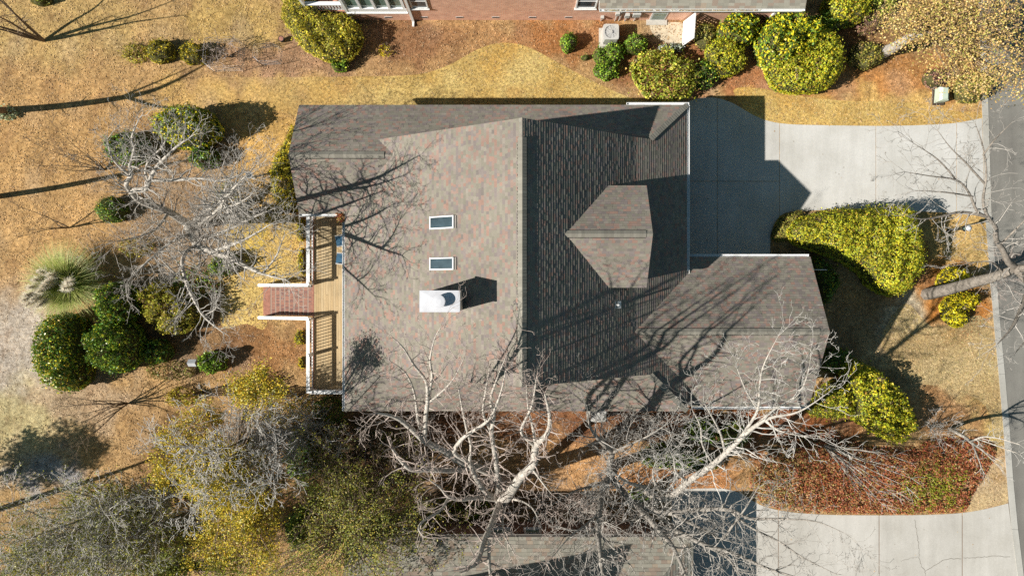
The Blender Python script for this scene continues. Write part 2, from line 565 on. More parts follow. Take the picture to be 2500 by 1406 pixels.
def smooth(pts, n=6, closed=True):
    """Catmull-Rom through plan points."""
    P = [np.array(p, float) for p in pts]
    k = len(P)
    out = []
    for i in range(k if closed else k - 1):
        p0, p1, p2, p3 = (P[(i - 1) % k] if closed or i > 0 else P[0]), P[i], P[(i + 1) % k], (P[(i + 2) % k] if closed or i < k - 2 else P[-1])
        for j in range(n):
            t = j / n
            out.append(tuple(0.5 * ((2 * p1) + (-p0 + p2) * t + (2 * p0 - 5 * p1 + 4 * p2 - p3) * t * t + (-p0 + 3 * p1 - 3 * p2 + p3) * t ** 3)))
    if not closed:
        out.append(tuple(P[-1]))
    return out

def lawn_sheet(name, poly, col, col2, z, blend=None):
    """A filled sheet of turf: grid cells whose centre is inside, border cells snapped onto the outline."""
    poly = [XY(*p) for p in poly]
    bm_v = MB()
    import bmesh
    bm = bmesh.new()
    vs = [bm.verts.new((p[0], p[1], z)) for p in poly]
    f = bm.faces.new(vs)
    if f.normal.z < 0:
        f.normal_flip()
    bmesh.ops.triangulate(bm, faces=[f])
    bmesh.ops.subdivide_edges(bm, edges=[e for e in bm.edges if e.calc_length() > 1.2], cuts=2, use_grid_fill=False)
    for _ in range(3):
        bmesh.ops.triangulate(bm, faces=bm.faces[:])
        bmesh.ops.subdivide_edges(bm, edges=[e for e in bm.edges if e.calc_length() > .7], cuts=1, use_grid_fill=False)
    bmesh.ops.triangulate(bm, faces=bm.faces[:])
    me = bpy.data.meshes.new(name)
    bm.to_mesh(me)
    bm.free()
    co = np.array([v.co for v in me.vertices])
    t = np.clip(0.5 + 0.5 * lump(co[:, 0], co[:, 1], 9, 3.0) + .25 * lump(co[:, 0], co[:, 1], 10, 1.1), 0, 1)[:, None]
    c = (lin(*col) * (1 - t) + lin(*col2) * t) * GSC
    b_ = np.clip(lump(co[:, 0], co[:, 1], 12, 2.2) - .45, 0, 1)[:, None] * .6
    c = c * (1 - b_) + lin(170, 124, 66) * GSC * b_
    if blend:
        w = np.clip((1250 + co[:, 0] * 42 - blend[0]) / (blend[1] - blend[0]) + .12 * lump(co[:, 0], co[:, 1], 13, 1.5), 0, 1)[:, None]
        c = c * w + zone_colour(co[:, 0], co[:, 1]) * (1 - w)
    c = np.clip(c, 0, 1)
    ca = me.color_attributes.new("tint", 'FLOAT_COLOR', 'POINT')
    ca.data.foreach_set("color", np.hstack([c, np.ones((len(c), 1))]).astype(np.float32).ravel())
    me.materials.append(M['lawn'])
    o = place(name, me)
    tag(o, kind="structure")
    return o

LAWN_N = smooth([(480, 192), (700, 189), (900, 187), (1000, 184), (1050, 176), (1105, 155), (1160, 124), (1205, 108), (1250, 106), (1300, 120), (1370, 158), (1450, 200), (1530, 236), (1600, 262), (1500, 300), (1250, 300), (1000, 300), (760, 290), (640, 262), (540, 250), (480, 230)], 4)
lawn_sheet("lawn", LAWN_N, (184, 142, 74), (200, 166, 98), 0.004, (500, 1000))
lawn_sheet("lawn.001", smooth([(1790, 222), (1850, 216), (1910, 226), (1990, 240), (2090, 248), (2200, 249), (2270, 258), (2330, 272), (2397, 276), (2398, 300), (2300, 312), (2100, 314), (1950, 312), (1850, 292)], 4), (190, 144, 74), (204, 164, 92), 0.004)
lawn_sheet("lawn.002", smooth([(2320, 545), (2404, 532), (2412, 600), (2420, 640), (2350, 636), (2300, 620), (2290, 580)], 4), (196, 156, 92), (190, 148, 86), 0.004)
lawn_sheet("lawn.003", smooth([(2150, 830), (2210, 740), (2280, 800), (2390, 770), (2428, 830), (2440, 940), (2452, 1050), (2428, 1060), (2405, 990), (2330, 950), (2230, 930), (2180, 880)], 4), (172, 138, 90), (190, 158, 106), 0.004)
lawn_sheet("lawn.004", smooth([(2448, 1120), (2462, 1222), (2420, 1236), (2362, 1249), (2385, 1200), (2412, 1150)], 4), (186, 150, 106), (200, 164, 112), 0.004)
lawn_sheet("lawn.005", smooth([(560, 690), (600, 640), (650, 590), (690, 545), (735, 540), (738, 690), (655, 700), (650, 800), (600, 790), (545, 800), (540, 740)], 4), (198, 156, 84), (204, 168, 98), 0.004)

# ------------------------------------------------------------------ road, kerb, driveways
ROAD = [(-300, 2378), (0, 2388), (150, 2394), (290, 2398), (529, 2405), (800, 2427), (1000, 2446), (1230, 2462), (1406, 2484), (1700, 2520)]
kl = [V(x, y) for y, x in ROAD]
kr = [V(x + 15, y) for y, x in ROAD]
mb = MB()
mb.face([(p[0], p[1], 0.006) for p in kl] + [(400, kl[-1][1], 0.006), (400, kl[0][1], 0.006)])
tag(mb.build("road", M['asphalt']), kind="structure")
kerb = setting("kerb", kl[4])
def lerp(a, b, t): return tuple(a[i] + (b[i] - a[i]) * t for i in range(len(a)))
def on_line(line, y):
    for a, b in zip(line[:-1], line[1:]):
        if b[1] <= y <= a[1]:
            return lerp(a, b, (a[1] - y) / (a[1] - b[1]))
    return line[0] if y > line[0][1] else line[-1]
yy = 19.0
while yy > -19.0:
    y2 = yy - 3.0
    a, b = on_line(kl, yy - .006), on_line(kl, y2 + .006)
    c, d = on_line(kr, y2 + .006), on_line(kr, yy - .006)
    MB().prism([a[:2], b[:2], c[:2], d[:2]], -0.02, 0.03).build("kerb_block", M['kerb'], kerb)
    yy = y2

def clip_half(poly, axis, val, keep_less):
    out = []
    k = len(poly)
    ins = lambda p: (p[axis] <= val) if keep_less else (p[axis] >= val)
    for i in range(k):
        a, b = poly[i], poly[(i + 1) % k]
        if ins(a):
            out.append(a)
        if ins(a) != ins(b):
            t = (val - a[axis]) / (b[axis] - a[axis])
            out.append(tuple(a[q] + (b[q] - a[q]) * t for q in range(len(a))))
    return out

def area2(poly):
    return sum(poly[i][0] * poly[(i + 1) % len(poly)][1] - poly[(i + 1) % len(poly)][0] * poly[i][1] for i in range(len(poly)))

def panels(parent, poly, xs, ys, gap, mat, z, name="concrete_panel"):
    xs = [-1e3] + xs + [1e3]
    for x0, x1 in zip(xs[:-1], xs[1:]):
        yl = [-1e3] + (ys if not callable(ys) else ys(0.5 * (x0 + x1))) + [1e3]
        for y0, y1 in zip(yl[:-1], yl[1:]):
            p = clip_half(poly, 0, x0 + gap, False)
            if len(p) > 2: p = clip_half(p, 0, x1 - gap, True)
            if len(p) > 2: p = clip_half(p, 1, y0 + gap, False)
            if len(p) > 2: p = clip_half(p, 1, y1 - gap, True)
            if len(p) < 3 or abs(area2(p)) < 0.2: continue
            if area2(p) < 0: p = p[::-1]
            MB().prism(p, -0.05, z).build(name, mat, parent)

drive_px = [(1600, 640), (1600, 262), (1668, 254)] + smooth([(1676, 250), (1700, 242), (1725, 239), (1750, 240), (1790, 253), (1840, 282), (1880, 297), (1930, 304), (2000, 306)], 4, False) + \
    smooth([(2050, 307), (2150, 308), (2250, 306), (2330, 301), (2397, 289)], 4, False) + [(2404, 529)] + \
    smooth([(2380, 526), (2330, 521), (2250, 516), (2150, 512), (2050, 512), (1960, 515), (1925, 518), (1903, 529), (1888, 551), (1881, 585), (1880, 640)], 4, False)
drive_poly = [XY(*p) for p in drive_px]
driveway = setting("driveway", V(1900, 420))
xs = [V(x, 0)[0] for x in (1751, 1903, 2138, 2335)]
yb = V(0, 443)[1]
panels(driveway, drive_poly, xs, lambda xm: [yb] if xm < V(1900, 0)[0] else [], 0.014, M['concrete'], 0.012)
drive2_px = [(1640, 1550), (1640, 1195), (1700, 1192)] + smooth([(1740, 1191), (1775, 1194), (1810, 1204), (1838, 1222), (1870, 1237), (1920, 1248), (2000, 1255), (2100, 1257)], 4, False) + \
    smooth([(2180, 1257), (2260, 1256), (2340, 1252), (2400, 1243), (2461, 1228)], 4, False) + [(2503, 1550)]
driveway2 = setting("driveway.001", V(2100, 1330))
panels(driveway2, [XY(*p) for p in drive2_px], [V(x, 0)[0] for x in (1900, 2146, 2349)], [], 0.022, M['concrete_old'], 0.012)
mb = MB()
for x in (1900, 2146, 2349):
    xx = V(x, 0)[0]
    mb.face([(xx - .03, -20, .007), (xx + .03, -20, .007), (xx + .03, V(0, 1258)[1], .007), (xx - .03, V(0, 1258)[1], .007)])
mb.build("expansion_joint", M['expansion'], driveway2)
def crack(pts, w, seed):
    rr = random.Random(seed)
    P = [V(*p) for p in smooth(pts, 7, False)]
    P = [(p[0] + rr.uniform(-.03, .03), p[1] + rr.uniform(-.03, .03)) for p in P]
    m = MB()
    for a, b in zip(P[:-1], P[1:]):
        dx, dy = b[0] - a[0], b[1] - a[1]
        L = math.hypot(dx, dy) + 1e-9
        ux, uy = -dy / L * w * rr.uniform(.5, 1.2), dx / L * w
        m.face([(a[0] - ux, a[1] - uy, .016), (b[0] - ux, b[1] - uy, .016), (b[0] + ux, b[1] + uy, .016), (a[0] + ux, a[1] + uy, .016)])
    m.build("crack", M['crack'], driveway2)
crack([(2233, 1268), (2238, 1300), (2244, 1340), (2243, 1360), (2250, 1382), (2258, 1393), (2257, 1420)], .012, 1)
crack([(2258, 1393), (2280, 1380), (2310, 1364), (2347, 1364)], .014, 2)
crack([(2352, 1361), (2380, 1360), (2420, 1357), (2466, 1358)], .012, 3)
crack([(2200, 1368), (2222, 1362), (2240, 1358)], .007, 4)

# pale sand patch by the neighbour's door
sp = smooth([(1590, 58), (1630, 55), (1668, 58), (1672, 80), (1668, 104), (1640, 108), (1615, 100), (1598, 88), (1588, 72)], 5)
mb = MB()
mb.face([(p[0], p[1], .006) for p in [XY(*q) for q in sp]][::-1])
tag(mb.build("sand_patch", M['sand']), kind="structure")

# ------------------------------------------------------------------ roofing
PAL_ROOF = [((.200, .184, .148), 5), ((.226, .206, .166), 5), ((.228, .196, .168), 3), ((.200, .168, .158), 4), ((.258, .178, .148), 3.2), ((.278, .174, .138), 1.6), ((.174, .152, .138), 1.4), ((.250, .220, .186), 1.5)]
ROOF_MEAN = (.214, .188, .163)
PAL_TAN = [((.27, .255, .21), 5), ((.31, .29, .24), 5), ((.28, .22, .175), 3), ((.32, .26, .20), 2), ((.23, .21, .175), 3)]
def pick(pal, rr):
    c = rr.choices([p[0] for p in pal], [p[1] for p in pal])[0]
    return tuple(a * .9 + b * .1 for a, b in zip(c, ROOF_MEAN)) if pal is PAL_ROOF else c

def shingles(mb, poly, vdir, rr, pal, expo=0.143, wmin=.12, wmax=.27, th=.011, dz=.006, origin=None, lift=0.0):
    """Lay courses of separate tabs over a sloping convex polygon. vdir: plan direction up the slope."""
    P = [Vector(p) for p in poly]
    n = (P[1] - P[0]).cross(P[2] - P[0]).normalized()
    if n.z < 0: n = -n
    hv = Vector((vdir[0], vdir[1], 0)).normalized()
    u = Vector((hv.y, -hv.x, 0))
    v = n.cross(u)
    if v.z < 0: v = -v
    O = Vector(origin) if origin is not None else P[0]
    uv = [((p - O).dot(u), (p - O).dot(v)) for p in P]
    base_off = (P[0] - O).dot(n)
    v0, v1 = min(q[1] for q in uv), max(q[1] for q in uv)
    k = math.floor(v0 / expo)
    while k * expo < v1:
        lo, hi = k * expo, (k + 1) * expo
        band = clip_half(clip_half(uv, 1, lo, False), 1, hi, True) if True else uv
        k += 1
        if len(band) < 3: continue
        ua, ub = min(q[0] for q in band), max(q[0] for q in band)
        x = math.floor(ua / .3) * .3 - rr.uniform(0, .3)
        while x < ub:
            w = rr.uniform(wmin, wmax)
            if x + w > ua:
                pc = clip_half(band, 0, x, False)
                if len(pc) > 2: pc = clip_half(pc, 0, x + w, True)
                if len(pc) > 2:
                    c = pick(pal, rr)
                    g = rr.uniform(.92, 1.08)
                    c = (c[0] * g, c[1] * g, c[2] * g)
                    e = rr.choice((0, 0, 1)) * dz + rr.uniform(0, .0012)
                    top = []
                    for (a, b) in pc:
                        t = (b - lo) / expo
                        top.append(O + u * a + v * b + n * (base_off + lift + (th + e) * (1 - t) + .0008 + e * .3 * t))
                    A = sum(top[i].x * top[(i + 1) % len(top)].y - top[(i + 1) % len(top)].x * top[i].y for i in range(len(top)))
                    if A < 0: top = top[::-1]; pc = pc[::-1]
                    mb.face(top, c)
                    m_ = len(pc)
                    for i in range(m_):
                        a, b = pc[i], pc[(i + 1) % m_]
                        if abs(a[1] - lo) < 1e-5 and abs(b[1] - lo) < 1e-5:
                            A3, B3 = top[i], top[(i + 1) % m_]
                            mb.face([B3, A3, A3 - n * (th + e + .004), B3 - n * (th + e + .004)], (.05, .047, .042))
            x += w

def roof_part(parent, planes, name="roof", pal=PAL_ROOF, seed=1, trim='trim', **kw):
    """planes: list of (convex polygons sharing one plane, plan direction up the slope). Returns the deck part; courses are its child."""
    rr = random.Random(seed)
    deck = MB()
    sh = MB()
    for pl in planes:
        polys, vdir, org = pl[:3]
        kw2 = dict(kw, **(pl[3] if len(pl) > 3 else {}))
        for poly in polys:
            if area2([(p[0], p[1]) for p in poly]) < 0: poly = poly[::-1]
            deck.slab([(p[0], p[1], p[2] - .012) for p in poly], 0.16)
            shingles(sh, poly, vdir, rr, pal, origin=org, **kw2)
    d = deck.build(name, M[trim], parent)
    s = sh.build("shingles", M['shingle'], d)
    s["kind"] = "stuff"
    return d

def ridge_cap(parent, a, b, sa, sb, half=.16, lift=.012, pal=((.245, .228, .192), (.215, .20, .168)), seed=3, step=.145):
    """Overlapping cap shingles folded over a ridge or hip from a to b; sa, sb: slope fall per metre on each side; side = plan normal."""
    rr = random.Random(seed)
    a, b = Vector(a), Vector(b)
    d = (b - a)
    L = d.length
    d.normalize()
    side = Vector((d.y, -d.x, 0)).normalized()
    m = MB()
    k = max(1, int(L / step))
    for i in range(k):
        p, q = a + d * (L * i / k), a + d * (L * (i + 1) / k)
        c = lerp(pal[0], pal[1], rr.random())
        g = rr.uniform(.9, 1.1)
        c = tuple(x * g for x in c)
        up0, up1 = Vector((0, 0, lift + .010)), Vector((0, 0, lift))
        A, B = p + up0, q + up1
        Al, Bl = A + side * half - Vector((0, 0, sa * half)), B + side * half - Vector((0, 0, sa * half))
        Ar, Br = A - side * half - Vector((0, 0, sb * half)), B - side * half - Vector((0, 0, sb * half))
        m.face([A, Al, Bl, B], c)
        m.face([B, Br, Ar, A], c)
        m.face([Al, A, A - Vector((0, 0, .012)), Al - Vector((0, 0, .012))], (.06, .055, .05))
        m.face([A, Ar, Ar - Vector((0, 0, .012)), A - Vector((0, 0, .012))], (.06, .055, .05))
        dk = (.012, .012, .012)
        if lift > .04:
            so = side * .026  # near-black strips paint the shadow gap along both edges of a raised vent
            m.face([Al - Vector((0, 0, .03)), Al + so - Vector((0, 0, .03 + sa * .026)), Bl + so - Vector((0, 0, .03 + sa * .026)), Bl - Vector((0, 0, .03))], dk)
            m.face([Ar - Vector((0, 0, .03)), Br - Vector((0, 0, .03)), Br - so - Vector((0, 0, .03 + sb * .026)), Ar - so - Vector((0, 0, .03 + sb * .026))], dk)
        dn = Vector((0, 0, lift + .03))
        m.face([Al, Al - dn, Bl - dn, Bl], dk)
        m.face([Br, Br - dn, Ar - dn, Ar], dk)
    return m.build("ridge_cap", M['shingle'], parent)

def gutter(parent, a, b, out, w=.12, d=.11, mat='white'):
    """Open trough along an eave from a to b; out = plan direction away from the house."""
    a, b = Vector(a), Vector(b)
    ax = (b - a).normalized()
    o = Vector((out[0], out[1], 0))
    up = Vector((0, 0, 1))
    L = (b - a).length
    m = MB()
    mid = (a + b) / 2
    m.obox(mid + o * (w + .01) - up * d / 2, ax, o, up, L, .018, d)
    m.obox(mid + o * .02 - up * (d / 2 + .01), ax, o, up, L, .018, d)
    m.obox(mid + o * (w / 2 + .01) - up * (d - .005), ax, o, up, L - .004, w, .012)
    for e in (a, b):
        m.obox(e + ax * (.008 if e is a else -.008) + o * (w / 2 + .01) - up * (d / 2), ax, o, up, .014, w, d - .02)
    return m.build("gutter", M[mat], parent)

# ---- the main house, worked out from the photograph's lines
hr = 9.95
xr = 25 * (CAM_H - hr) / FPX
se1, se2, k1, k2 = .70, .57, 298 / FPX, 427 / FPX
hb = (hr + se1 * xr - se1 * k1 * CAM_H) / (1 - se1 * k1); xb = k1 * (CAM_H - hb)
he = (hb + se2 * xb - se2 * k2 * CAM_H) / (1 - se2 * k2); xe = k2 * (CAM_H - he)
xw = -408 * (CAM_H - he) / FPX
sw = (hr - he) / (xr - xw)
yN, yS = 415 * (CAM_H - hr) / FPX, -242 * (CAM_H - hr) / FPX
ynE, ysE = 446 * (CAM_H - he) / FPX, -300 * (CAM_H - he) / FPX
sN = sS = .60
zN = lambda y: he + sN * (ynE - y)
zS = lambda y: he + sS * (y - ysE)
zW = lambda x: he + sw * (x - xw)
zE = lambda x: he + se2 * (xe - x) if x > xb else hr - se1 * (x - xr)
xhN = xe - (zN(yN) - he) / se2          # hip tops
xhS = xe - (zS(yS) - he) / se2
xhW = xw + (zS(yS) - he) / sw
# wing on the west
ywr = 326 * (CAM_H - 6.6) / FPX
zwr = zN(ywr)
ywr = 326 * (CAM_H - zwr) / FPX; zwr = zN(ywr)
xwing = -520 * (CAM_H - he) / FPX
yws = 181 * (CAM_H - he) / FPX
sws = (zwr - he) / (ywr - yws)
xj = xr - (hr - zwr) / sw + .35
house = thing("brick_house", "large house with grey brown shingle roof, chimney, deck and garage wing, in the middle", "house", (0, 0, 0))
P3 = lambda x, y, z: (x, y, z)
planes = [
    ([[P3(xr, yN, hr), P3(xr, yS, hr), P3(xhW, yS, zW(xhW)), P3(xw, ysE, he), P3(xw, yN - .02, he)]], (1, 0), P3(xw, 0, he)),
    ([[P3(xr, yN, hr), P3(xr, yS, hr), P3(xb, yS, hb), P3(xb, yN, hb)]], (-1, 0), P3(xb, 0, hb), dict(th=.021, dz=.006)),
    ([[P3(xb, yN, hb), P3(xhN, yN, zE(xhN)), P3(xe, ynE, he), P3(xe, ysE, he), P3(xhS, yS, zE(xhS)), P3(xb, yS, hb)]], (-1, 0), P3(xe, 0, he)),
    ([[P3(xwing, ynE, he), P3(xe, ynE, he), P3(xhN, yN, zN(yN)), P3(xwing, yN, zN(yN))], [P3(xwing, yN, zN(yN)), P3(xj, yN, zN(yN)), P3(xj, ywr, zwr), P3(xwing, ywr, zwr)]], (0, -1), P3(0, ynE, he)),
    ([[P3(xw, ysE, he), P3(xe, ysE, he), P3(xhS, yS, zS(yS)), P3(xhW, yS, zS(yS))]], (0, 1), P3(0, ysE, he)),
    ([[P3(xwing, ywr, zwr), P3(xj, ywr, zwr), P3(xw + .6, yws, he), P3(xwing, yws, he)]], (0, 1), P3(0, yws, he)),
]
# clip concave-looking lower east band into convex pieces
p = planes[2][0][0]
planes[2] = ([[p[0], p[1], p[4], p[5]], [p[1], p[2], p[3], p[4]]], planes[2][1], planes[2][2], dict(th=.015, dz=.004))
roof = roof_part(house, planes, seed=5)
# ridge and hip caps
def rng_y(a, b): return a, b
ridge_cap(roof, (xr, yN, hr), (xr, V(0, 335, hr)[1], hr), sw, se1, .15, .012, seed=1)
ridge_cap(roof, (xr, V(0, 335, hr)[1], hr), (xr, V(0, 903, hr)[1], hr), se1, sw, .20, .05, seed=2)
ridge_cap(roof, (xr, V(0, 903, hr)[1], hr), (xr, yS, hr), se1, sw, .15, .012, seed=3)
ridge_cap(roof, (xwing, ywr, zwr), (V(745, 0, zwr)[0], ywr, zwr), sN, sws, .15, .012, seed=4)
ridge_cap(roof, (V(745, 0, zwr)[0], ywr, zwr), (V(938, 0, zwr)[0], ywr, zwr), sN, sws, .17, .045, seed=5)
ridge_cap(roof, (xe, ynE, he), (xhN, yN, zN(yN)), .02, .02, .14, .03, seed=6)
ridge_cap(roof, (xe, ysE, he), (xhS, yS, zS(yS)), .02, .02, .14, .03, seed=7)
ridge_cap(roof, (xw, ysE, he), (xhW, yS, zS(yS)), .02, .02, .10, .028, pal=((.18, .168, .14), (.165, .15, .13)), seed=8)
# gable walls above the skirts
for yy_, s_, zz in ((yN - .22, 1, zN), (yS + .22, -1, zS)):
    m = MB()
    zb = zz(yN if s_ > 0 else yS)
    xl, xr2 = xr - (hr - .16 - zb) / sw, xr + (hr - .16 - zb) / se1
    tri = [(xl, zb - .4), (xr2, zb - .4), (xr2, zb), (xr, hr - .19), (xl, zb)]
    t0 = [(x, yy_ - s_ * .12, z) for x, z in tri]
    t1 = [(x, yy_, z) for x, z in tri]
    m.face(t0); m.face(t1[::-1])
    for i in range(5):
        j = (i + 1) % 5
        m.face([t0[i], t0[j], t1[j], t1[i]])
    m.build("gable_wall", M['siding'], house)
# brick walls under the eaves
def walls(parent, x0, x1, y0, y1, z1, mat='brickwall_dark', name="wall"):
    t = .22
    for (a, b, c, d) in ((x0, x1, y0, y0 + t), (x0, x1, y1 - t, y1), (x0, x0 + t, y0 + t, y1 - t), (x1 - t, x1, y0 + t, y1 - t)):
        MB().box(a, b, c, d, 0, z1).build(name, M[mat], parent)
walls(house, xw + .42, xe - .42, ysE + .42, ynE - .42, he - .02)
walls(house, xwing + .30, xw + .2, yws + .42, ynE - .422, he - .02)
def window(parent, c, axis, w, h, glass='glass', sill=True):
    """A window set on a wall face: c centre on the face, axis = outward plan direction."""
    o = Vector((axis[0], axis[1], 0)); s = Vector((-o.y, o.x, 0)); up = Vector((0, 0, 1)); c = Vector(c)
    f = MB()
    for sg in (-1, 1):
        f.obox(c + s * sg * (w / 2 - .04) + o * .02, s, o, up, .08, .07, h)
        f.obox(c + up * sg * (h / 2 - .04) + o * .022, s, o, up, w - .16, .07, .08)
    f.obox(c + o * .016, s, o, up, w - .16, .04, .05)
    win = f.build("window", M['white'], parent)
    g = MB(); g.obox(c + o * .002, s, o, up, w - .15, .02, h - .15); g.build("pane", M[glass], win)
    if sill:
        q = MB(); q.obox(c - up * (h / 2 + .03) + o * .05, s, o, up, w + .1, .14, .05); q.build("sill", M['offwhite'], win)
    return win
for yy_ in (2.2, 0.3, -2.8):
    window(house, (xw + .42, yy_, 2.6), (-1, 0), 1.5, 2.0, sill=False)
for yy_ in (8.0, 5.4, 3.0):
    window(house, (xe - .42, yy_, 2.4), (1, 0), 1.3, 1.5)
for xx in (-9.0, -5.0, -1.0, 3.0):
    window(house, (xx, ynE - .42, 2.4), (0, 1), 1.1, 1.5)
for xx in (-6.0, -2.0, 2.0, 5.5):
    window(house, (xx, ysE + .42, 2.4), (0, -1), 1.1, 1.5)
# bay window on the wing's end wall
bx0 = xwing + .30
bay = [(bx0 + .05, V(0, 325, 3.6)[1]), (V(711, 0, 3.6)[0] + .05, V(0, 345, 3.6)[1]), (V(711, 0, 3.6)[0] + .05, V(0, 430, 3.6)[1]), (bx0 + .05, V(0, 455, 3.6)[1])]
m = MB().prism(bay, .3, 3.2)
bo = m.build("bay_window", M['offwhite'], house)
m = MB()
cen = (bx0 + .02, (bay[0][1] + bay[3][1]) / 2, 4.0)
ob = [(q[0] - .10 if i in (1, 2) else q[0], q[1] + (.1 if i < 2 else -.1), 3.22) for i, q in enumerate(bay)]
for i in range(3):
    a, b = ob[i], ob[i + 1]
    c1, c2 = (bx0 + .03, a[1] * .55 + cen[1] * .45, 3.85), (bx0 + .03, b[1] * .55 + cen[1] * .45, 3.85)
    m.face([a, b, c2, c1])
    m.face([a, (a[0], a[1], 3.14), (b[0], b[1], 3.14), b][::-1])
m.face([(q[0], q[1], 3.14) for q in ob])
m.build("bay_roof", M['copper'], bo)
for i in range(3):
    a, b = Vector(bay[i] + (0,)), Vector(bay[i + 1] + (0,))
    dd = (b - a).normalized()
    g = MB(); g.obox((a + b) / 2 + Vector((0, 0, 2.1)), dd, (dd.y, -dd.x, 0), (0, 0, 1), (b - a).length - .25, .03, 1.7); g.build("pane", M['glass'], bo)
# gutters
gutter(house, (xe, V(0, 668, he)[1], he), (xe, ynE, he), (1, 0))
gutter(house, (V(1530, 0, he)[0], ynE, he), (xe + .12, ynE, he), (0, 1))
gutter(house, (xw, ysE, he - .01), (xw, V(0, 541, he)[1], he - .01), (-1, 0))
gutter(house, (xwing, yws, he - .01), (V(823, 0, he)[0], yws, he - .01), (0, -1))
m = MB(); m.bar((xe + .07, ynE - .3, he - .1), (xe - .3, ynE - .3, he - .6), .04); m.bar((xe - .3, ynE - .3, he - .6), (xe - .34, ynE - .3, .1), .04); m.build("downspout", M['white'], house)
m = MB(); m.bar((xw - .07, ysE + .3, he - .1), (xw + .3, ysE + .3, he - .6), .04); m.bar((xw + .3, ysE + .3, he - .6), (xw + .36, ysE + .3, .1), .04); m.build("downspout", M['white'], house)

# ---- dormer
yd, hd, xd = 132 * (CAM_H - 8.55) / FPX, 8.55, 344 * (CAM_H - 8.55) / FPX
sd = .62
ydn, yds = 4.92, .02
zdn, zds = hd - sd * (ydn - yd), hd - sd * (yd - yds)
xon = lambda z: xr + (hr - z) / se1
dorm = place("dormer", MB().box(xon(7.6) - .4, xd - .32, yds + .36, ydn - .36, 5.9, zdn + .1).mesh("dormer", M['siding']), house)
roof_part(dorm, [([[(xon(hd) - .25, yd, hd), (xd, yd, hd), (xd, ydn, zdn), (xon(zdn) - .25, ydn, zdn)]], (0, -1), (0, ydn, zdn)),
                 ([[(xon(hd) - .25, yd, hd), (xd, yd, hd), (xd, yds, zds), (xon(zds) - .25, yds, zds)]], (0, 1), (0, yds, zds))], "dormer_roof", seed=9)
# gable face
m = MB()
tri = [(yds + .36, zds + .05), (ydn - .36, zds + .05), (yd, hd - .22)]
for xx in (xd - .318, xd - .45):
    m.face([(xx, y, z) for y, z in tri])
m.build("gable_face", M['siding'], dorm)
window(dorm, (xd - .32, yd, 6.95), (1, 0), 1.6, 1.1)
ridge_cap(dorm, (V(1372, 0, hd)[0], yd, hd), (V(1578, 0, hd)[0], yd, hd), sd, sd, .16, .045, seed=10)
ridge_cap(dorm, (V(1578, 0, hd)[0], yd, hd), (xd, yd, hd), sd, sd, .13, .012, seed=11)

# ---- garage wing
hg0 = he
yj = 33 * (CAM_H - he) / FPX
sg = .60
hg = 6.5
for _ in range(6):
    yg = -107 * (CAM_H - hg) / FPX
    hg = he + sg * (yj - yg)
yg = -107 * (CAM_H - hg) / FPX
kk = 76 / FPX
hgn = (hg + sg * yg - sg * kk * CAM_H) / (1 - sg * kk); ygn = kk * (CAM_H - hgn)
kk = 289 / FPX
hgs = (hg - sg * yg - sg * kk * CAM_H) / (1 - sg * kk); ygs = -kk * (CAM_H - hgs)
xg = 776 * (CAM_H - hg) / FPX
xgi = xon(hg) - .1
gar = place("garage_wing", MB().mesh("garage_wing", M['brickwall_dark']), house)
bpy.data.objects.remove(gar)
gar = bpy.data.objects.new("garage_wing", None); COL.objects.link(gar); gar.parent = house; gar.location = (12, -2, 0)
roof_g = roof_part(gar, [([[(xgi, yg, hg), (xg, yg, hg), (xg, ygn, hgn), (xe + .01, ygn, hgn), (xe - .15, yj, he)]], (0, -1), (0, ygn, hgn)),
                ([[(xgi, yg, hg), (xg, yg, hg), (xg, ygs, hgs), (xe - .2, ygs, hgs), (xe - .8, yg - 2.2, hg - 2.2 * sg)]], (0, 1), (0, ygs, hgs))], "garage_roof", seed=14)
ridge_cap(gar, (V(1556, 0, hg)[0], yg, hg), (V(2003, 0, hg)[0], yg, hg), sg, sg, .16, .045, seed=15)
ridge_cap(gar, (V(2003, 0, hg)[0], yg, hg), (xg, yg, hg), sg, sg, .15, .012, seed=16)
walls(gar, xe - .42, xg - .3, ygs + .42, ygn - .42, min(hgn, hgs) - .1)
m = MB()
tri = [(ygs + .42, hgs - .15), (ygn - .42, hgs - .15), (ygn - .42, hgn - .05), (yg, hg - .2), (ygs + .42, hgs - .05)]
m.face([(xg - .3, y, z) for y, z in tri]); m.face([(xg - .45, y, z) for y, z in tri][::-1])
m.build("gable_face", M['siding'], gar)
for xx in (xe + 2.0, xe + 4.8):
    d_ = MB().box(xx - 1.2, xx + 1.2, ygn - .425, ygn - .40, .02, 2.2).build("garage_door", M['offwhite'], gar)
    for q in range(4):
        MB().box(xx - 1.16, xx + 1.16, ygn - .40, ygn - .385, .05 + q * .54, .55 + q * .54).build("door_panel", M['white'], d_)
window(gar, (xg - .3, yg, 2.0), (1, 0), 1.6, 1.4)
gutter(gar, (xe + .14, ygn, hgn), (V(1975, 0, hgn)[0], ygn, hgn), (0, 1))
gutter(gar, (V(1690, 0, hgs)[0], ygs, hgs), (xg, ygs, hgs), (0, -1))

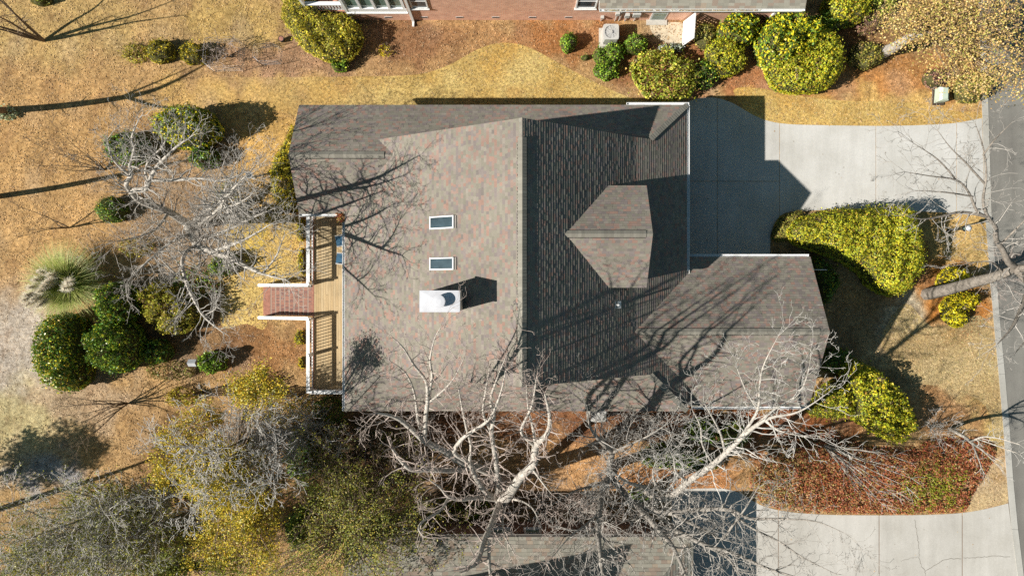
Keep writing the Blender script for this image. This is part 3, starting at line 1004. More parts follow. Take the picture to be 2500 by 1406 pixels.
# ---- chimney, skylights, roof vent
hc = 10.5
cx0, cy0, _ = V(1024, 762, hc); cx1, cy1, _ = V(1123, 709, hc)
ch = bpy.data.objects.new("chimney", None); COL.objects.link(ch); ch.parent = house; ch.location = ((cx0 + cx1) / 2, (cy0 + cy1) / 2, 8)
MB().box(cx0 + .04, cx1 - .04, cy0 + .04, cy1 - .04, zW(cx0) - .3, hc - .06).build("chimney_stack", M['siding'], ch)
m = MB().box(cx0, cx1, cy0, cy1, hc - .09, hc)
n_ = len(m.v)
pk = ((cx0 + cx1) / 2, (cy0 + cy1) / 2, hc + .05)
cs = [(cx0 + .01, cy0 + .01, hc + .002), (cx1 - .01, cy0 + .01, hc + .002), (cx1 - .01, cy1 - .01, hc + .002), (cx0 + .01, cy1 - .01, hc + .002)]
for i in range(4):
    m.face([cs[i], cs[(i + 1) % 4], pk])
m.build("chimney_cap", M['zinc'], ch)
fc = V(1071, 736, hc + .3)
MB().cyl(fc, .17, hc, hc + .22, 20).build("flue_pipe", M['steel'], ch)
MB().cyl(fc, .28, hc + .22, hc + .34, 24).cyl(fc, .26, hc + .345, hc + .36, 24, .12).build("flue_cowl", M['zinc'], ch)
def skylight(px0, px1, py0, py1, tone):
    h = 7.6
    for _ in range(5):
        xm = (0.5 * (px0 + px1) - 1250) * (CAM_H - h) / FPX
        h = zW(xm)
    c = Vector((xm, (703 - .5 * (py0 + py1)) * (CAM_H - h) / FPX, h))
    w = (py1 - py0) * (CAM_H - h) / FPX
    al = math.atan(sw)
    L = (px1 - px0) * (CAM_H - h) / FPX / math.cos(al)
    ax = Vector((math.cos(al), 0, math.sin(al))); ay = Vector((0, 1, 0)); az = Vector((-math.sin(al), 0, math.cos(al)))
    m = MB()
    t = .055
    for s_ in (-1, 1):
        m.obox(c + ay * s_ * (w / 2 - t / 2) + az * .06, ax, ay, az, L, t, .13)
        m.obox(c + ax * s_ * (L / 2 - t / 2) + az * .062, ax, ay, az, t, w - 2 * t, .13)
    f = m.build("skylight", M['white'], house)
    g = MB(); g.obox(c + az * .085, ax, ay, az, L - 2 * t, w - 2 * t, .02); g.build("pane", M[tone], f)
    g = MB(); g.obox(c + ax * (L / 2 + .06) + az * .03, ax, ay, az, .12, w, .05); g.build("flashing", M['trim'], f)
    g = MB(); g.obox(c - ax * (L / 2 + .05) + az * .014, ax, ay, az, .08, w + .2, .012); g.build("flashing", M['trim'], f)
skylight(1050, 1112, 528, 559, 'glass')
skylight(1050, 1112, 629, 659, 'glass')
vz = zE(V(1510, 745, 7)[0])
vp = V(1506, 744, zE(V(1506, 744, 6.6)[0]))
m = MB(); m.cyl(vp, .05, vp[2] - .15, vp[2] + .5, 10); m.obox(Vector(vp) + Vector((.05, 0, -.01)), (.86, 0, -.5), (0, 1, 0), (.5, 0, .86), .4, .35, .015)
m.build("plumbing_vent", M['offwhite'], house)
# leaves gathered in the roof valley corner
def leaf_quads(P, Nrm, size, aspect, cols, rng):
    """Diamond leaf faces at P, facing Nrm with random spin."""
    n = len(P)
    Nrm = Nrm / (np.linalg.norm(Nrm, axis=1, keepdims=True) + 1e-9)
    ref = rng.normal(size=(n, 3))
    u = np.cross(Nrm, ref); u /= (np.linalg.norm(u, axis=1, keepdims=True) + 1e-9)
    w = np.cross(Nrm, u)
    s = (size * rng.uniform(.65, 1.35, n))[:, None]
    a = u * s * .5; b = w * s * .5 * aspect
    bend = Nrm * s * .12
    vv = np.stack([P - a - bend, P - b * 1.0 + a * .1 + bend, P + a - bend, P + b + a * .1 + bend], 1).reshape(-1, 3)
    q = np.arange(4 * n).reshape(n, 4)
    return vv, q, np.repeat(cols, 4, axis=0)

def pal_cols(pal, n, rng, var=.18):
    c = np.array([p[0] for p in pal]); w = np.array([p[1] for p in pal], float); w /= w.sum()
    cc = c[rng.choice(len(c), n, p=w)]
    return np.clip(cc * rng.uniform(1 - var, 1 + var, (n, 1)) * rng.uniform(.94, 1.06, (n, 3)), 0, 1)

# ------------------------------------------------------------------ deck, railing, brick steps, chairs
DZ = 1.2
dx0, dx1 = -11.2, xw + .40
dyN, dyS = yws + .40, V(0, 957, DZ + .9)[1]
deck = thing("deck", "raised timber deck with white railings along the back of the house", "deck", (-9.8, -1, 0))
bw = .14
nb = int((dx1 - dx0) / bw)
joint = [V(0, y, DZ)[1] for y in (738, 752, 729, 745)]
bm_cache = {}
for i in range(nb + 1):
    x0 = dx0 + i * bw
    x1 = min(x0 + bw - .008, dx1)
    if x1 - x0 < .03: continue
    js = [dyN, V(0, 735 + (i * 37) % 60 - 20, DZ)[1], dyS]
    if i % 3 == 1: js = [dyN, V(0, 640 + (i * 53) % 50, DZ)[1], V(0, 820 + (i * 31) % 50, DZ)[1], dyS]
    for a, b in zip(js[:-1], js[1:]):
        MB().box(x0, x1, b + .004, a - .004, DZ - .035, DZ + random.uniform(-.002, .002)).build("deck_board", M['deck'], deck)
MB().box(dx0 + .02, dx1, dyS + .02, dyN, DZ - .22, DZ - .06).build("joist_frame", M['bark_brown'], deck)
MB().box(dx0 - .02, dx0 + .16, V(0, 700, 0)[1] * 0 + dyS, dyN, 0, DZ - .07).box(dx0 + .17, dx1, dyS, dyS + .18, 0, DZ - .07).build("brick_base", M['brickwall_dark'], deck)
MB().box(dx0 - .05, dx0 + .02, dyS - .02, dyN, DZ - .06, DZ + .012).build("brick_edge", M['brick'], deck)
# railing along the west edge, open at the steps
st_n, st_s = V(0, 697, 1.9)[1] + .02, V(0, 777, 1.9)[1]
rail_h = .95
bal_mesh = MB().box(-.015, .015, -.015, .015, 0, rail_h - .14).mesh("baluster", M['white'])
post_mesh = MB().box(-.055, .055, -.055, .055, 0, rail_h + .06).box(-.075, .075, -.075, .075, rail_h + .06, rail_h + .10).mesh("railing_post", M['white'])
def railing(a, b):
    """Straight run of railing between two plan points on the deck."""
    a, b = Vector((a[0], a[1], DZ)), Vector((b[0], b[1], DZ))
    d = (b - a); L = d.length; d.normalize(); s = Vector((-d.y, d.x, 0)); up = Vector((0, 0, 1))
    m = MB(); m.obox((a + b) / 2 + up * rail_h, d, s, up, L, .19, .04); m.build("top_rail", M['white'], deck)
    m = MB(); m.obox((a + b) / 2 + up * (rail_h - .06), d, s, up, L, .05, .08); m.build("under_rail", M['white'], deck)
    m = MB(); m.obox((a + b) / 2 + up * .10, d, s, up, L, .05, .08); m.build("bottom_rail", M['white'], deck)
    k = int(L / .175)
    for i in range(1, k):
        p_ = a + d * (L * i / k)
        place("baluster", bal_mesh, deck, p_ + up * .08)
    for t in ((0, .5, 1) if L > 2.5 else (0, 1)):
        p_ = a + d * min(max(L * t, .06), L - .06)
        place("railing_post", post_mesh, deck, p_)
rx = V(752, 0, DZ + rail_h)[0]
railing((rx, dyN - .02), (rx, st_n))
railing((rx, st_s), (rx, dyS - .02))
railing((rx + .1, dyS), (dx1 - .02, dyS))
# brick steps
steps = thing("brick_steps", "red brick steps with white handrails leading down from the deck", "steps", (-12.5, st_n * .5 + st_s * .5, 0))
ns, tr = 9, .305
brick_mesh = MB().box(-.097, .097, -.031, .031, -.03, .03).mesh("brick", M['brick'])
brick_mesh2 = MB().box(-.097, .097, -.031, .031, -.03, .03).mesh("brick", M['brick_dark'])
m = MB()
for i in range(ns):
    x1 = dx0 - .05 - i * tr
    zt = DZ - .02 - i * (DZ - .16) / (ns - 1)
    m.box(x1 - tr, x1 - .001, st_s + .10, st_n - .10, 0, zt - .014)
    yb_ = st_s + .16
    while yb_ < st_n - .12:
        for off in (.104,):
            place("brick", brick_mesh if random.random() < .75 else brick_mesh2, steps, (x1 - off - .03, yb_, zt - .028 + random.uniform(-.002, .002)))
            if i == 0: place("brick", brick_mesh, steps, (x1 - off + .12, yb_, zt - .024))
        yb_ += .083
    yb_ = st_s + .14
m.build("step_base", M['mortar'], steps)
MB().box(dx0 - .05 - ns * tr - .42, dx0 - .05 - ns * tr - .004, st_s + .10, st_n - .10, 0, .13).build("bottom_step", M['brick'], steps)
xl_ = dx0 - .05 - ns * tr - .38
for ys_ in (st_n, st_s):
    m = MB()
    a, b = Vector((rx, ys_, DZ + rail_h - .02)), Vector((xl_, ys_, 1.02))
    d = (b - a).normalized()
    m.obox((a + b) / 2, d, (0, 1, 0), d.cross(Vector((0, 1, 0))), (b - a).length, .17, .04)
    m.build("handrail", M['white'], steps)
    m = MB(); m.obox((a + b) / 2 - Vector((0, 0, .82)), d, (0, 1, 0), d.cross(Vector((0, 1, 0))), (b - a).length - .15, .05, .06); m.build("lower_rail", M['white'], steps)
    for i in range(1, 15):
        p_ = a + (b - a) * (i / 15)
        MB().box(p_.x - .02, p_.x + .02, p_.y - .02, p_.y + .02, p_.z - .8, p_.z - .02).build("baluster", M['white'], steps)
    MB().box(xl_ - .05, xl_ + .06, ys_ - .055, ys_ + .055, 0, 1.02).build("newel_post", M['white'], steps)
# patio chairs
def chair(px, py, rot, label):
    c = V(px, py, DZ + .45)
    t = thing("patio_chair", label, "chair", (c[0], c[1], DZ), "patio chairs on the deck")
    ca, sa = math.cos(rot), math.sin(rot)
    fx, fy = Vector((ca, sa, 0)), Vector((-sa, ca, 0)); up = Vector((0, 0, 1)); o = Vector((c[0], c[1], DZ))
    for i in (-1, 1):
        for j in (-1, 1):
            m = MB(); m.bar(o + fx * .26 * i + fy * .27 * j, o + fx * .24 * i + fy * .27 * j + up * .42, .02); m.build("leg", M['chair'], t)
        m = MB(); m.obox(o + fy * .30 * i + up * .64, fx, fy, up, .55, .06, .03); m.bar(o + fy * .30 * i - fx * .24 + up * .4, o + fy * .30 * i - fx * .24 + up * .64, .018); m.build("armrest", M['chair'], t)
    m = MB(); m.obox(o + up * .42, fx, fy, up, .58, .56, .04); m.build("seat_frame", M['chair'], t)
    m = MB(); m.obox(o + up * .485 - fx * .02, fx, fy, up, .56, .54, .09); m.build("seat_cushion", M['cushion'], t)
    bd = (up * .94 + fx * .30).normalized()
    m = MB(); m.obox(o + fx * .32 + up * .72, bd, fy, bd.cross(fy), .62, .56, .05); m.build("backrest", M['chair'], t)
    m = MB(); m.obox(o + fx * .26 + up * .74, bd, fy, bd.cross(fy), .56, .5, .08); m.build("back_cushion", M['cushion'], t)
chair(834, 588, .18, "chair with navy cushion on the deck, nearer the wing corner")
chair(835, 632, -.12, "chair with navy cushion on the deck, nearer the brick steps")

# ------------------------------------------------------------------ plants: generators
def seg_mesh(name, segs, mat, k):
    """Tapered prisms for a list of (p0, p1, r0, r1)."""
    S = np.array([(*a, *b, r0, r1) for a, b, r0, r1 in segs], dtype=float)
    A, B, r0, r1 = S[:, :3], S[:, 3:6], S[:, 6], S[:, 7]
    d = B - A
    d /= (np.linalg.norm(d, axis=1, keepdims=True) + 1e-9)
    ref = np.where(np.abs(d[:, 2:3]) < .9, np.array([[0, 0, 1.0]]), np.array([[1.0, 0, 0]]))
    u = np.cross(d, ref); u /= np.linalg.norm(u, axis=1, keepdims=True)
    w = np.cross(d, u)
    n = len(S)
    ang = 2 * np.pi * np.arange(k) / k
    ring = u[:, None, :] * np.cos(ang)[None, :, None] + w[:, None, :] * np.sin(ang)[None, :, None]
    va = (A - d * (r0 * .3)[:, None])[:, None, :] + ring * r0[:, None, None]
    vb = (B + d * (r1 * .3)[:, None])[:, None, :] + ring * r1[:, None, None]
    vv = np.concatenate([va, vb], 1).reshape(-1, 3)
    base = (np.arange(n) * 2 * k)[:, None]
    i = np.arange(k); j = (i + 1) % k
    q = np.stack([base + i, base + j, base + k + j, base + k + i], -1).reshape(-1, 4)
    me = array_mesh(name, vv, q, mat)
    if k > 3:
        me.polygons.foreach_set("use_smooth", np.ones(len(q), bool))
    return me

def grow(segs, p, d, L, r, lvl, rr, wig=.22, up=.05, ratio=.55, dens=1.0, rmin=.005):
    n = max(2, int(L / .28))
    st = L / n
    px, py, pz = p
    dx, dy, dz = d
    for i in range(n):
        dx += rr.gauss(0, wig); dy += rr.gauss(0, wig); dz += rr.gauss(0, wig) + up
        l = math.sqrt(dx * dx + dy * dy + dz * dz) + 1e-9
        dx /= l; dy /= l; dz /= l
        qx, qy, qz = px + dx * st, py + dy * st, max(.05, pz + dz * st)
        ra, rb = max(rmin, r * (1 - .75 * i / n)), max(rmin, r * (1 - .75 * (i + 1) / n))
        segs.append(((px, py, pz), (qx, qy, qz), ra, rb))
        if lvl > 0 and (i > 0 or n < 3):
            k = 1 if rr.random() < .78 * dens else 0
            if rr.random() < .35 * dens: k += 1
            for _ in range(k):
                vx, vy, vz = rr.gauss(0, 1), rr.gauss(0, 1), rr.gauss(0, .8)
                dot = vx * dx + vy * dy + vz * dz
                vx -= dot * dx; vy -= dot * dy; vz -= dot * dz
                vl = math.sqrt(vx * vx + vy * vy + vz * vz) + 1e-9
                t = rr.uniform(.55, 1.15)
                grow(segs, (qx, qy, qz), (dx + vx / vl * t, dy + vy / vl * t, dz + vz / vl * t), L * ratio * rr.uniform(.6, 1.15) * (1 - .35 * i / n), rb * .62, lvl - 1, rr, wig, up, ratio, dens, rmin)
        px, py, pz = qx, qy, qz

def limb_points(pts, n=4):
    """Pixel + height + radius limb to smooth world polyline."""
    W = [np.array((*V(p[0], p[1], p[2]), p[3])) for p in pts]
    out = []
    k = len(W)
    for i in range(k - 1):
        p0, p1, p2, p3 = W[max(i - 1, 0)], W[i], W[i + 1], W[min(i + 2, k - 1)]
        for j in range(n):
            t = j / n
            out.append(0.5 * ((2 * p1) + (-p0 + p2) * t + (2 * p0 - 5 * p1 + 4 * p2 - p3) * t * t + (-p0 + 3 * p1 - 3 * p2 + p3) * t ** 3))
    out.append(W[-1])
    return out

STATS = {}
def bare_tree(label, limbs, seed, bark='bark', twig='twig', every=.45, tl=(.9, 2.0), lvl=2, wig=.22, up=.06, start=.2, name="bare_tree", group="bare trees", dens=1.0, leaves=None, rmin=.006, hmin=1.5, cat="tree"):
    """limbs: lists of (px, py, height, radius); twigs grow from them."""
    rr = random.Random(seed)
    big, small = [], []
    base = V(*limbs[0][0][:3])
    for li, limb in enumerate(limbs):
        P = limb_points(limb)
        Ltot = sum(np.linalg.norm(b[:3] - a[:3]) for a, b in zip(P[:-1], P[1:]))
        acc = 0; nxt = Ltot * (start if li == 0 else .1)
        for a, b in zip(P[:-1], P[1:]):
            l = np.linalg.norm(b[:3] - a[:3])
            big.append((tuple(a[:3]), tuple(b[:3]), max(.008, a[3]), max(.008, b[3])))
            acc += l
            while acc > nxt:
                nxt += every * rr.uniform(.5, 1.5)
                if b[2] < hmin: continue
                d = (b[:3] - a[:3]) / (l + 1e-9)
                vx = np.array([rr.gauss(0, 1), rr.gauss(0, 1), rr.gauss(.25, .7)])
                vx -= vx.dot(d) * d
                vx /= np.linalg.norm(vx) + 1e-9
                dd = d * rr.uniform(.3, 1.0) + vx
                rt = min(b[3] * .5, .045)
                Lt = rr.uniform(*tl) * (1.0 if b[3] > .04 else .8)
                grow(small, tuple(b[:3]), tuple(dd), Lt, max(.012, rt), lvl, rr, wig, up, .55, dens, rmin)
        e = P[-1]; d = P[-1][:3] - P[-2][:3]
        for _ in range(3):
            dd = d / (np.linalg.norm(d) + 1e-9) + np.array([rr.gauss(0, .35), rr.gauss(0, .35), rr.gauss(0, .3)])
            grow(small, tuple(e[:3]), tuple(dd), rr.uniform(*tl), max(.012, e[3] * .8), lvl, rr, wig, up, .55, dens, rmin)
    t = thing(name, label, cat, base, group)
    place("trunk", seg_mesh("trunk", big, M[bark], 7), t)
    place("crown", seg_mesh("crown", small, M[twig], 3), t)
    STATS[label] = len(small)
    if leaves:
        n, pal, size = leaves
        rng = np.random.default_rng(seed)
        idx = rng.choice(len(small), n)
        pts = np.array([small[i][1] for i in idx]) + rng.normal(0, .06, (n, 3))
        vv, q, cc = leaf_quads(pts, rng.normal(size=(n, 3)) + np.array([0, 0, .6]), np.full(n, size), .6, pal_cols(pal, n, rng), rng)
        place("leaves", array_mesh("leaves", vv, q, M['leaf'], cc), t)
    return t

def stems(bx, by, n, h, spread, r, seed, lean=(0, 0), h0=0.0):
    """Fan of stems from one base: pixel limbs for bare_tree are built in metres here."""
    rr = random.Random(seed)
    out = []
    b = V(bx, by, 0)
    for i in range(n):
        a = 2 * math.pi * (i + rr.random() * .8) / n
        sp = spread * rr.uniform(.45, 1.1)
        tx, ty = b[0] + math.cos(a) * sp + lean[0], b[1] + math.sin(a) * sp + lean[1]
        hh = h * rr.uniform(.75, 1.05)
        pts = []
        for t in (0, .33, .66, 1):
            w = t ** 1.3
            x, y, z = b[0] + (tx - b[0]) * w + rr.uniform(-.1, .1) * (t > 0), b[1] + (ty - b[1]) * w + rr.uniform(-.1, .1) * (t > 0), hh * t
            s = FPX / (CAM_H - z)
            pts.append((1250 + x * s, 703 - y * s, z, r * (1 - .8 * t)))
        out.append(pts)
    return out

YG = [((.34, .33, .02), 4), ((.26, .29, .02), 4), ((.45, .38, .02), 3), ((.17, .22, .025), 3), ((.50, .36, .03), 1), ((.34, .20, .04), .7)]
YELLOW = [((.56, .46, .015), 4), ((.46, .40, .02), 3), ((.34, .34, .02), 2), ((.60, .42, .02), 1)]
GREEN = [((.13, .24, .02), 4), ((.20, .31, .03), 3), ((.08, .16, .02), 3), ((.32, .38, .03), 2), ((.06, .11, .02), 2)]
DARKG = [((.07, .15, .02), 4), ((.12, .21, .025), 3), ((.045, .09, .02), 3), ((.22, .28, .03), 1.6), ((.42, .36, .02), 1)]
CAMEL = [((.08, .15, .02), 3), ((.15, .22, .02), 3), ((.40, .37, .02), 3.5), ((.55, .44, .02), 2.6), ((.04, .08, .02), 1.5)]
OLIVE = [((.24, .22, .05), 4), ((.16, .17, .03), 3), ((.36, .30, .04), 2), ((.28, .17, .06), 1.5)]
GOLD = [((.42, .28, .10), 4), ((.33, .24, .08), 4), ((.52, .39, .18), 2), ((.27, .25, .06), 3), ((.24, .15, .07), 2.5)]
RED = [((.40, .12, .05), 5), ((.33, .095, .045), 3.5), ((.46, .20, .07), 2.8), ((.27, .23, .04), 1.6), ((.23, .075, .04), 2), ((.48, .33, .15), 1.5)]
MUST = [((.40, .32, .02), 4), ((.32, .27, .02), 4), ((.46, .30, .03), 2), ((.20, .20, .02), 2.5), ((.13, .14, .02), 1.5)]

def shrub(label, outline, h, pal, seed, leaf=.11, dens=260, rnd=.8, lumps=.18, lwl=1.1, name="shrub", mat='leaf', cat="shrub", group="shrubs", layers=.22, core=True, side=True, sm=True, base=.35, gain=1.6):
    """Leafy shrub whose widest outline shows at the given pixels: leaves over and into a rounded, lumpy surface."""
    leaf *= .82; dens *= 1.45
    rng = np.random.default_rng(seed)
    poly = [XY(x, y, h * .5) for x, y in (smooth(outline, 5) if sm else outline)]
    A = np.array(poly)
    cx, cy = A.mean(0)
    lo, hi = A.min(0), A.max(0)
    area = abs(area2(poly)) / 2
    n = int(area * dens)
    P = rng.uniform(lo, hi, (int(n * 2.4) + 40, 2))
    P = P[inpoly(P[:, 0], P[:, 1], poly)][:n]
    d = polydist(P[:, 0], P[:, 1], poly)
    def surf(x, y, d):
        t = np.clip(d / rnd, 0, 1)
        return h * (base + (1 - base) * np.sqrt(1 - (1 - t) ** 2)) * (1 + lumps * lump(x, y, seed + 5, lwl) + lumps * .4 * lump(x, y, seed + 6, lwl * .35) + .035 * lump(x, y, seed + 7, .45))
    z = surf(P[:, 0], P[:, 1], d)
    e = .06
    gxn = (surf(P[:, 0] + e, P[:, 1], polydist(P[:, 0] + e, P[:, 1], poly)) - z) / e
    gyn = (surf(P[:, 0], P[:, 1] + e, polydist(P[:, 0], P[:, 1] + e, poly)) - z) / e
    nr = np.stack([-gxn, -gyn, np.ones_like(z)], 1)
    nr /= np.linalg.norm(nr, axis=1, keepdims=True)
    dep = rng.exponential(layers * .5, len(P))
    out_ = rng.random(len(P)) < .07
    dep[out_] = -rng.uniform(.03, .16, out_.sum()) * min(1, h)
    Q = np.stack([P[:, 0], P[:, 1], z], 1) - nr * dep[:, None]
    Q[:, 2] = np.maximum(Q[:, 2], .04)
    NN = nr + rng.normal(0, .42, Q.shape)
    if side:
        per = sum(math.dist(poly[i], poly[(i + 1) % len(poly)]) for i in range(len(poly)))
        m_ = int(per * h * base * dens * 1.1)
        idx = rng.integers(0, len(poly), m_)
        t = rng.random(m_)[:, None]
        nxt = (idx + 1) % len(poly)
        S = A[idx] * (1 - t) + A[nxt] * t
        ed = A[nxt] - A[idx]
        on = np.stack([ed[:, 1], -ed[:, 0]], 1)
        if area2(poly) < 0: on = -on
        on /= (np.linalg.norm(on, axis=1, keepdims=True) + 1e-9)
        zz = rng.uniform(.03, base * 1.15, m_) * h
        shrink = 1 - .12 * (1 - zz / (h * base + 1e-6)).clip(0, 1)
        S = (S - (cx, cy)) * shrink[:, None] + (cx, cy) - on * rng.exponential(.07, m_)[:, None] + on * (.06 * lump(S[:, 0] + zz, S[:, 1], seed, .6))[:, None]
        Q = np.vstack([Q, np.column_stack([S, zz])])
        NN = np.vstack([NN, np.column_stack([on, np.full(m_, .35)]) + rng.normal(0, .5, (m_, 3))])
    if h > .6:
        ns_ = max(3, int(area * 5))
        pk_ = rng.integers(0, len(P), ns_)
        sd_v = nr[pk_] * .6 + rng.normal(0, .45, (ns_, 3)) + np.array([0, 0, .35])
        sd_v /= np.linalg.norm(sd_v, axis=1, keepdims=True)
        ln_ = rng.uniform(.1, .34, ns_)
        b_s = np.column_stack([P[pk_], z[pk_]])
        for f_ in (.25, .45, .6, .75, .9, 1.0):
            Q = np.vstack([Q, b_s + sd_v * (ln_ * f_)[:, None] + rng.normal(0, .025, (ns_, 3))])
            NN = np.vstack([NN, nr[pk_] + rng.normal(0, .7, (ns_, 3))])
    cols = pal_cols(pal, len(Q), rng)
    dead = (lump(Q[:, 0], Q[:, 1], seed + 9, .9) > 1.02) & (rng.random(len(Q)) < .55)
    cols[dead] = pal_cols([((.20, .13, .07), 3), ((.26, .20, .12), 2), ((.14, .10, .06), 2)], dead.sum(), rng) * .8
    patch = (1 + .16 * lump(Q[:, 0], Q[:, 1], seed + 8, 1.6))[:, None]
    cols = np.clip(cols * patch * gain, 0, 1)
    vv, q, cc = leaf_quads(Q, NN, leaf * rng.choice([.7, 1, 1.25], len(Q)), .62, cols, rng)
    t = thing(name, label, cat, (cx, cy, 0), group)
    place("foliage", array_mesh("foliage", vv, q, M[mat], cc), t)
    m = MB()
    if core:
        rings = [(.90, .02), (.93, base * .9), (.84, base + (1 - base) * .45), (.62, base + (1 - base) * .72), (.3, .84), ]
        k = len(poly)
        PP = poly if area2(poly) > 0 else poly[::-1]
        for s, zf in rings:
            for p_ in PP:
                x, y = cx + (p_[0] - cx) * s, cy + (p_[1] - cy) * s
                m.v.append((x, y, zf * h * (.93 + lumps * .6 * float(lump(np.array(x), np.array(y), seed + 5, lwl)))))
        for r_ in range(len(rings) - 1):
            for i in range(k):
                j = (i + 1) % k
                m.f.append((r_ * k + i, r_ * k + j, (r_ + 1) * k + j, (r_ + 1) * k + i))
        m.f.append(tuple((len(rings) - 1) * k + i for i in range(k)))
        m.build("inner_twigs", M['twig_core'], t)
    else:
        segs = []
        rr = random.Random(seed)
        for i in range(7):
            a = rr.uniform(0, 6.28)
            grow(segs, (cx, cy, .02), (math.cos(a) * .5, math.sin(a) * .5, .8), h * .9, .03, 2, rr, .15, .03)
        place("stem", seg_mesh("stem", segs, M['twig_brown'], 4), t)
    return t

def ring(px, py, rx, ry=None, n=12, seed=0, wob=.1, rot=0):
    rr = random.Random(seed + int(px) * 7 + int(py))
    ry = ry or rx
    out = []
    for i in range(n):
        a = 2 * math.pi * i / n
        w = 1 + rr.uniform(-wob, wob)
        x, y = rx * w * math.cos(a), ry * w * math.sin(a)
        out.append((px + x * math.cos(rot) - y * math.sin(rot), py + x * math.sin(rot) + y * math.cos(rot)))
    return out

def leafy_tree(label, base_px, clumps, pal, seed, leaf=.12, per=60, cr=.45, bark='bark_grey', twig='twig_brown', name="leafy_tree", trunk=None, group="leafy trees", mat='leaf', lower=.55, tr=.14, gain=1.5):
    """Tree with a loose leafy crown; clumps: list of (px, py, height, radius in metres, count)."""
    rng = np.random.default_rng(seed)
    rr = random.Random(seed)
    b = V(base_px[0], base_px[1], 0)
    C, big, small = [], [], []
    for px, py, hh, rad, cnt in clumps:
        c0 = np.array(V(px, py, hh))
        v = rng.normal(size=(cnt, 3)); v /= np.linalg.norm(v, axis=1, keepdims=True)
        v *= (rng.random((cnt, 1)) ** .45) * rad
        v[:, 2] *= .6
        C.append(c0 + v)
    C = np.vstack(C)
    top = C.mean(0)
    tk = trunk or [(b, (b[0] * .5 + top[0] * .5, b[1] * .5 + top[1] * .5, top[2] * .5), tuple(top - np.array([0, 0, top[2] * .15])))][0]
    for i in range(len(tk) - 1):
        for j in range(4):
            a_, b_ = lerp(tk[i], tk[i + 1], j / 4), lerp(tk[i], tk[i + 1], (j + 1) / 4)
            tt = (i + j / 4) / (len(tk) - 1)
            big.append((a_, b_, tr * (1 - .6 * tt), tr * (1 - .6 * (tt + .25 / (len(tk) - 1)))))
    for c in C[:: max(1, len(C) // 130)]:
        t0 = rr.uniform(lower, 1.0)
        s = lerp(tk[-2], tk[-1], t0)
        mid = ((s[0] + c[0]) / 2 + rr.uniform(-.2, .2), (s[1] + c[1]) / 2 + rr.uniform(-.2, .2), (s[2] + c[2]) / 2 + .15)
        small.append((s, mid, .045, .03)); small.append((mid, tuple(c), .03, .012))
        grow(small, tuple(c), (rr.gauss(0, 1), rr.gauss(0, 1), rr.uniform(0, 1)), .7, .01, 1, rr)
    cnt = rng.poisson(per, len(C))
    Q = np.repeat(C, cnt, axis=0) + rng.normal(0, cr * .5, (cnt.sum(), 3)) * np.array([1, 1, .7])
    Q = Q[Q[:, 2] > .1]
    NN = rng.normal(0, .6, Q.shape) + np.array([-.2, -.05, .7])
    vv, q, cc = leaf_quads(Q, NN, np.full(len(Q), leaf), .6, np.clip(pal_cols(pal, len(Q), rng) * gain, 0, 1), rng)
    t = thing(name, label, "tree", b, group)
    place("trunk", seg_mesh("trunk", big, M[bark], 8), t)
    place("limbs", seg_mesh("limbs", small, M[twig], 4), t)
    place("crown", array_mesh("crown", vv, q, M[mat], cc), t)
    return t

# ------------------------------------------------------------------ neighbour to the north (top of the picture)
NY = 15.55
nh = thing("neighbor_house", "orange brick house with white sunroom at the top edge of the picture", "house", (2, NY + 4, 0), "neighbouring houses")
def nwall(x0, x1, z0, z1, y=NY, t=.22, mat='brickwall', name="wall"):
    return MB().box(x0, x1, y, y + t, z0, z1).build(name, M[mat], nh)
nwall(-5.9, 4.7, 0, 5.2)
nwall(4.702, 15.5, 0, 2.75)
nwall(-9.2, -5.902, 0, 1.2)
MB().box(15.28, 15.5, NY + .22, NY + 9, 0, 2.75).build("wall", M['brickwall'], nh)
MB().box(-9.2, -8.98, NY + .22, NY + 9, 0, 1.2).build("wall", M['brickwall'], nh)
MB().box(-5.9, -5.68, NY + .22, NY + 9, 0, 5.2).build("wall", M['brickwall'], nh)
MB().box(4.48, 4.7, NY + .22, NY + 9, 0, 5.2).build("wall", M['brickwall'], nh)
# sunroom
MB().box(-9.32, -5.86, NY - .12, NY + .24, 1.2, 1.30).build("sunroom_sill", M['white'], nh)
MB().box(-9.28, -5.89, NY - .04, NY + .24, 1.30, 1.72).build("sunroom_panel", M['white'], nh)
for i, x in enumerate((-9.22, -8.42, -7.62, -6.82, -6.02)):
    MB().box(x - .07, x + .07, NY - .03, NY + .2, 1.72, 3.5).build("sunroom_mullion", M['white'], nh)
for i, x in enumerate((-9.22, -8.42, -7.62, -6.82)):
    MB().box(x + .07, x + .73, NY + .06, NY + .09, 1.74, 3.5).build("sunroom_pane", M['glass_green'], nh)
MB().box(-9.3, -5.9, NY - .05, NY + 8.8, 3.5, 3.7).build("sunroom_roof", M['offwhite'], nh)
# porch at the sunroom's end
MB().box(-11.6, -9.35, NY + .25, NY + 5, 0, .72).build("porch_floor", M['brickwall'], nh)
MB().box(-11.62, -9.35, NY + .22, NY + .42, 1.55, 1.63).build("porch_rail", M['white'], nh)
MB().box(-11.6, -9.36, NY + .27, NY + .33, .80, .88).build("porch_rail", M['white'], nh)
pb = MB().box(-.03, .03, -.03, .03, 0, .67).mesh("baluster", M['white'])
for i in range(13):
    place("baluster", pb, nh, (-11.5 + i * .17, NY + .30, .88))
MB().box(-11.7, -11.56, NY + .2, NY + .38, 0, 3.4).build("porch_post", M['white'], nh)
MB().box(-9.36, -9.22, NY - .06, NY + .1, 0, 3.49).build("porch_post", M['white'], nh)
m = MB(); m.box(-5.80, -5.66, NY - .14, NY - .02, .1, 5.1); m.obox((-5.73, NY - .22, .07), (0, 1, -.25), (1, 0, 0), (0, .25, 1), .36, .12, .09); m.build("downspout", M['white'], nh)
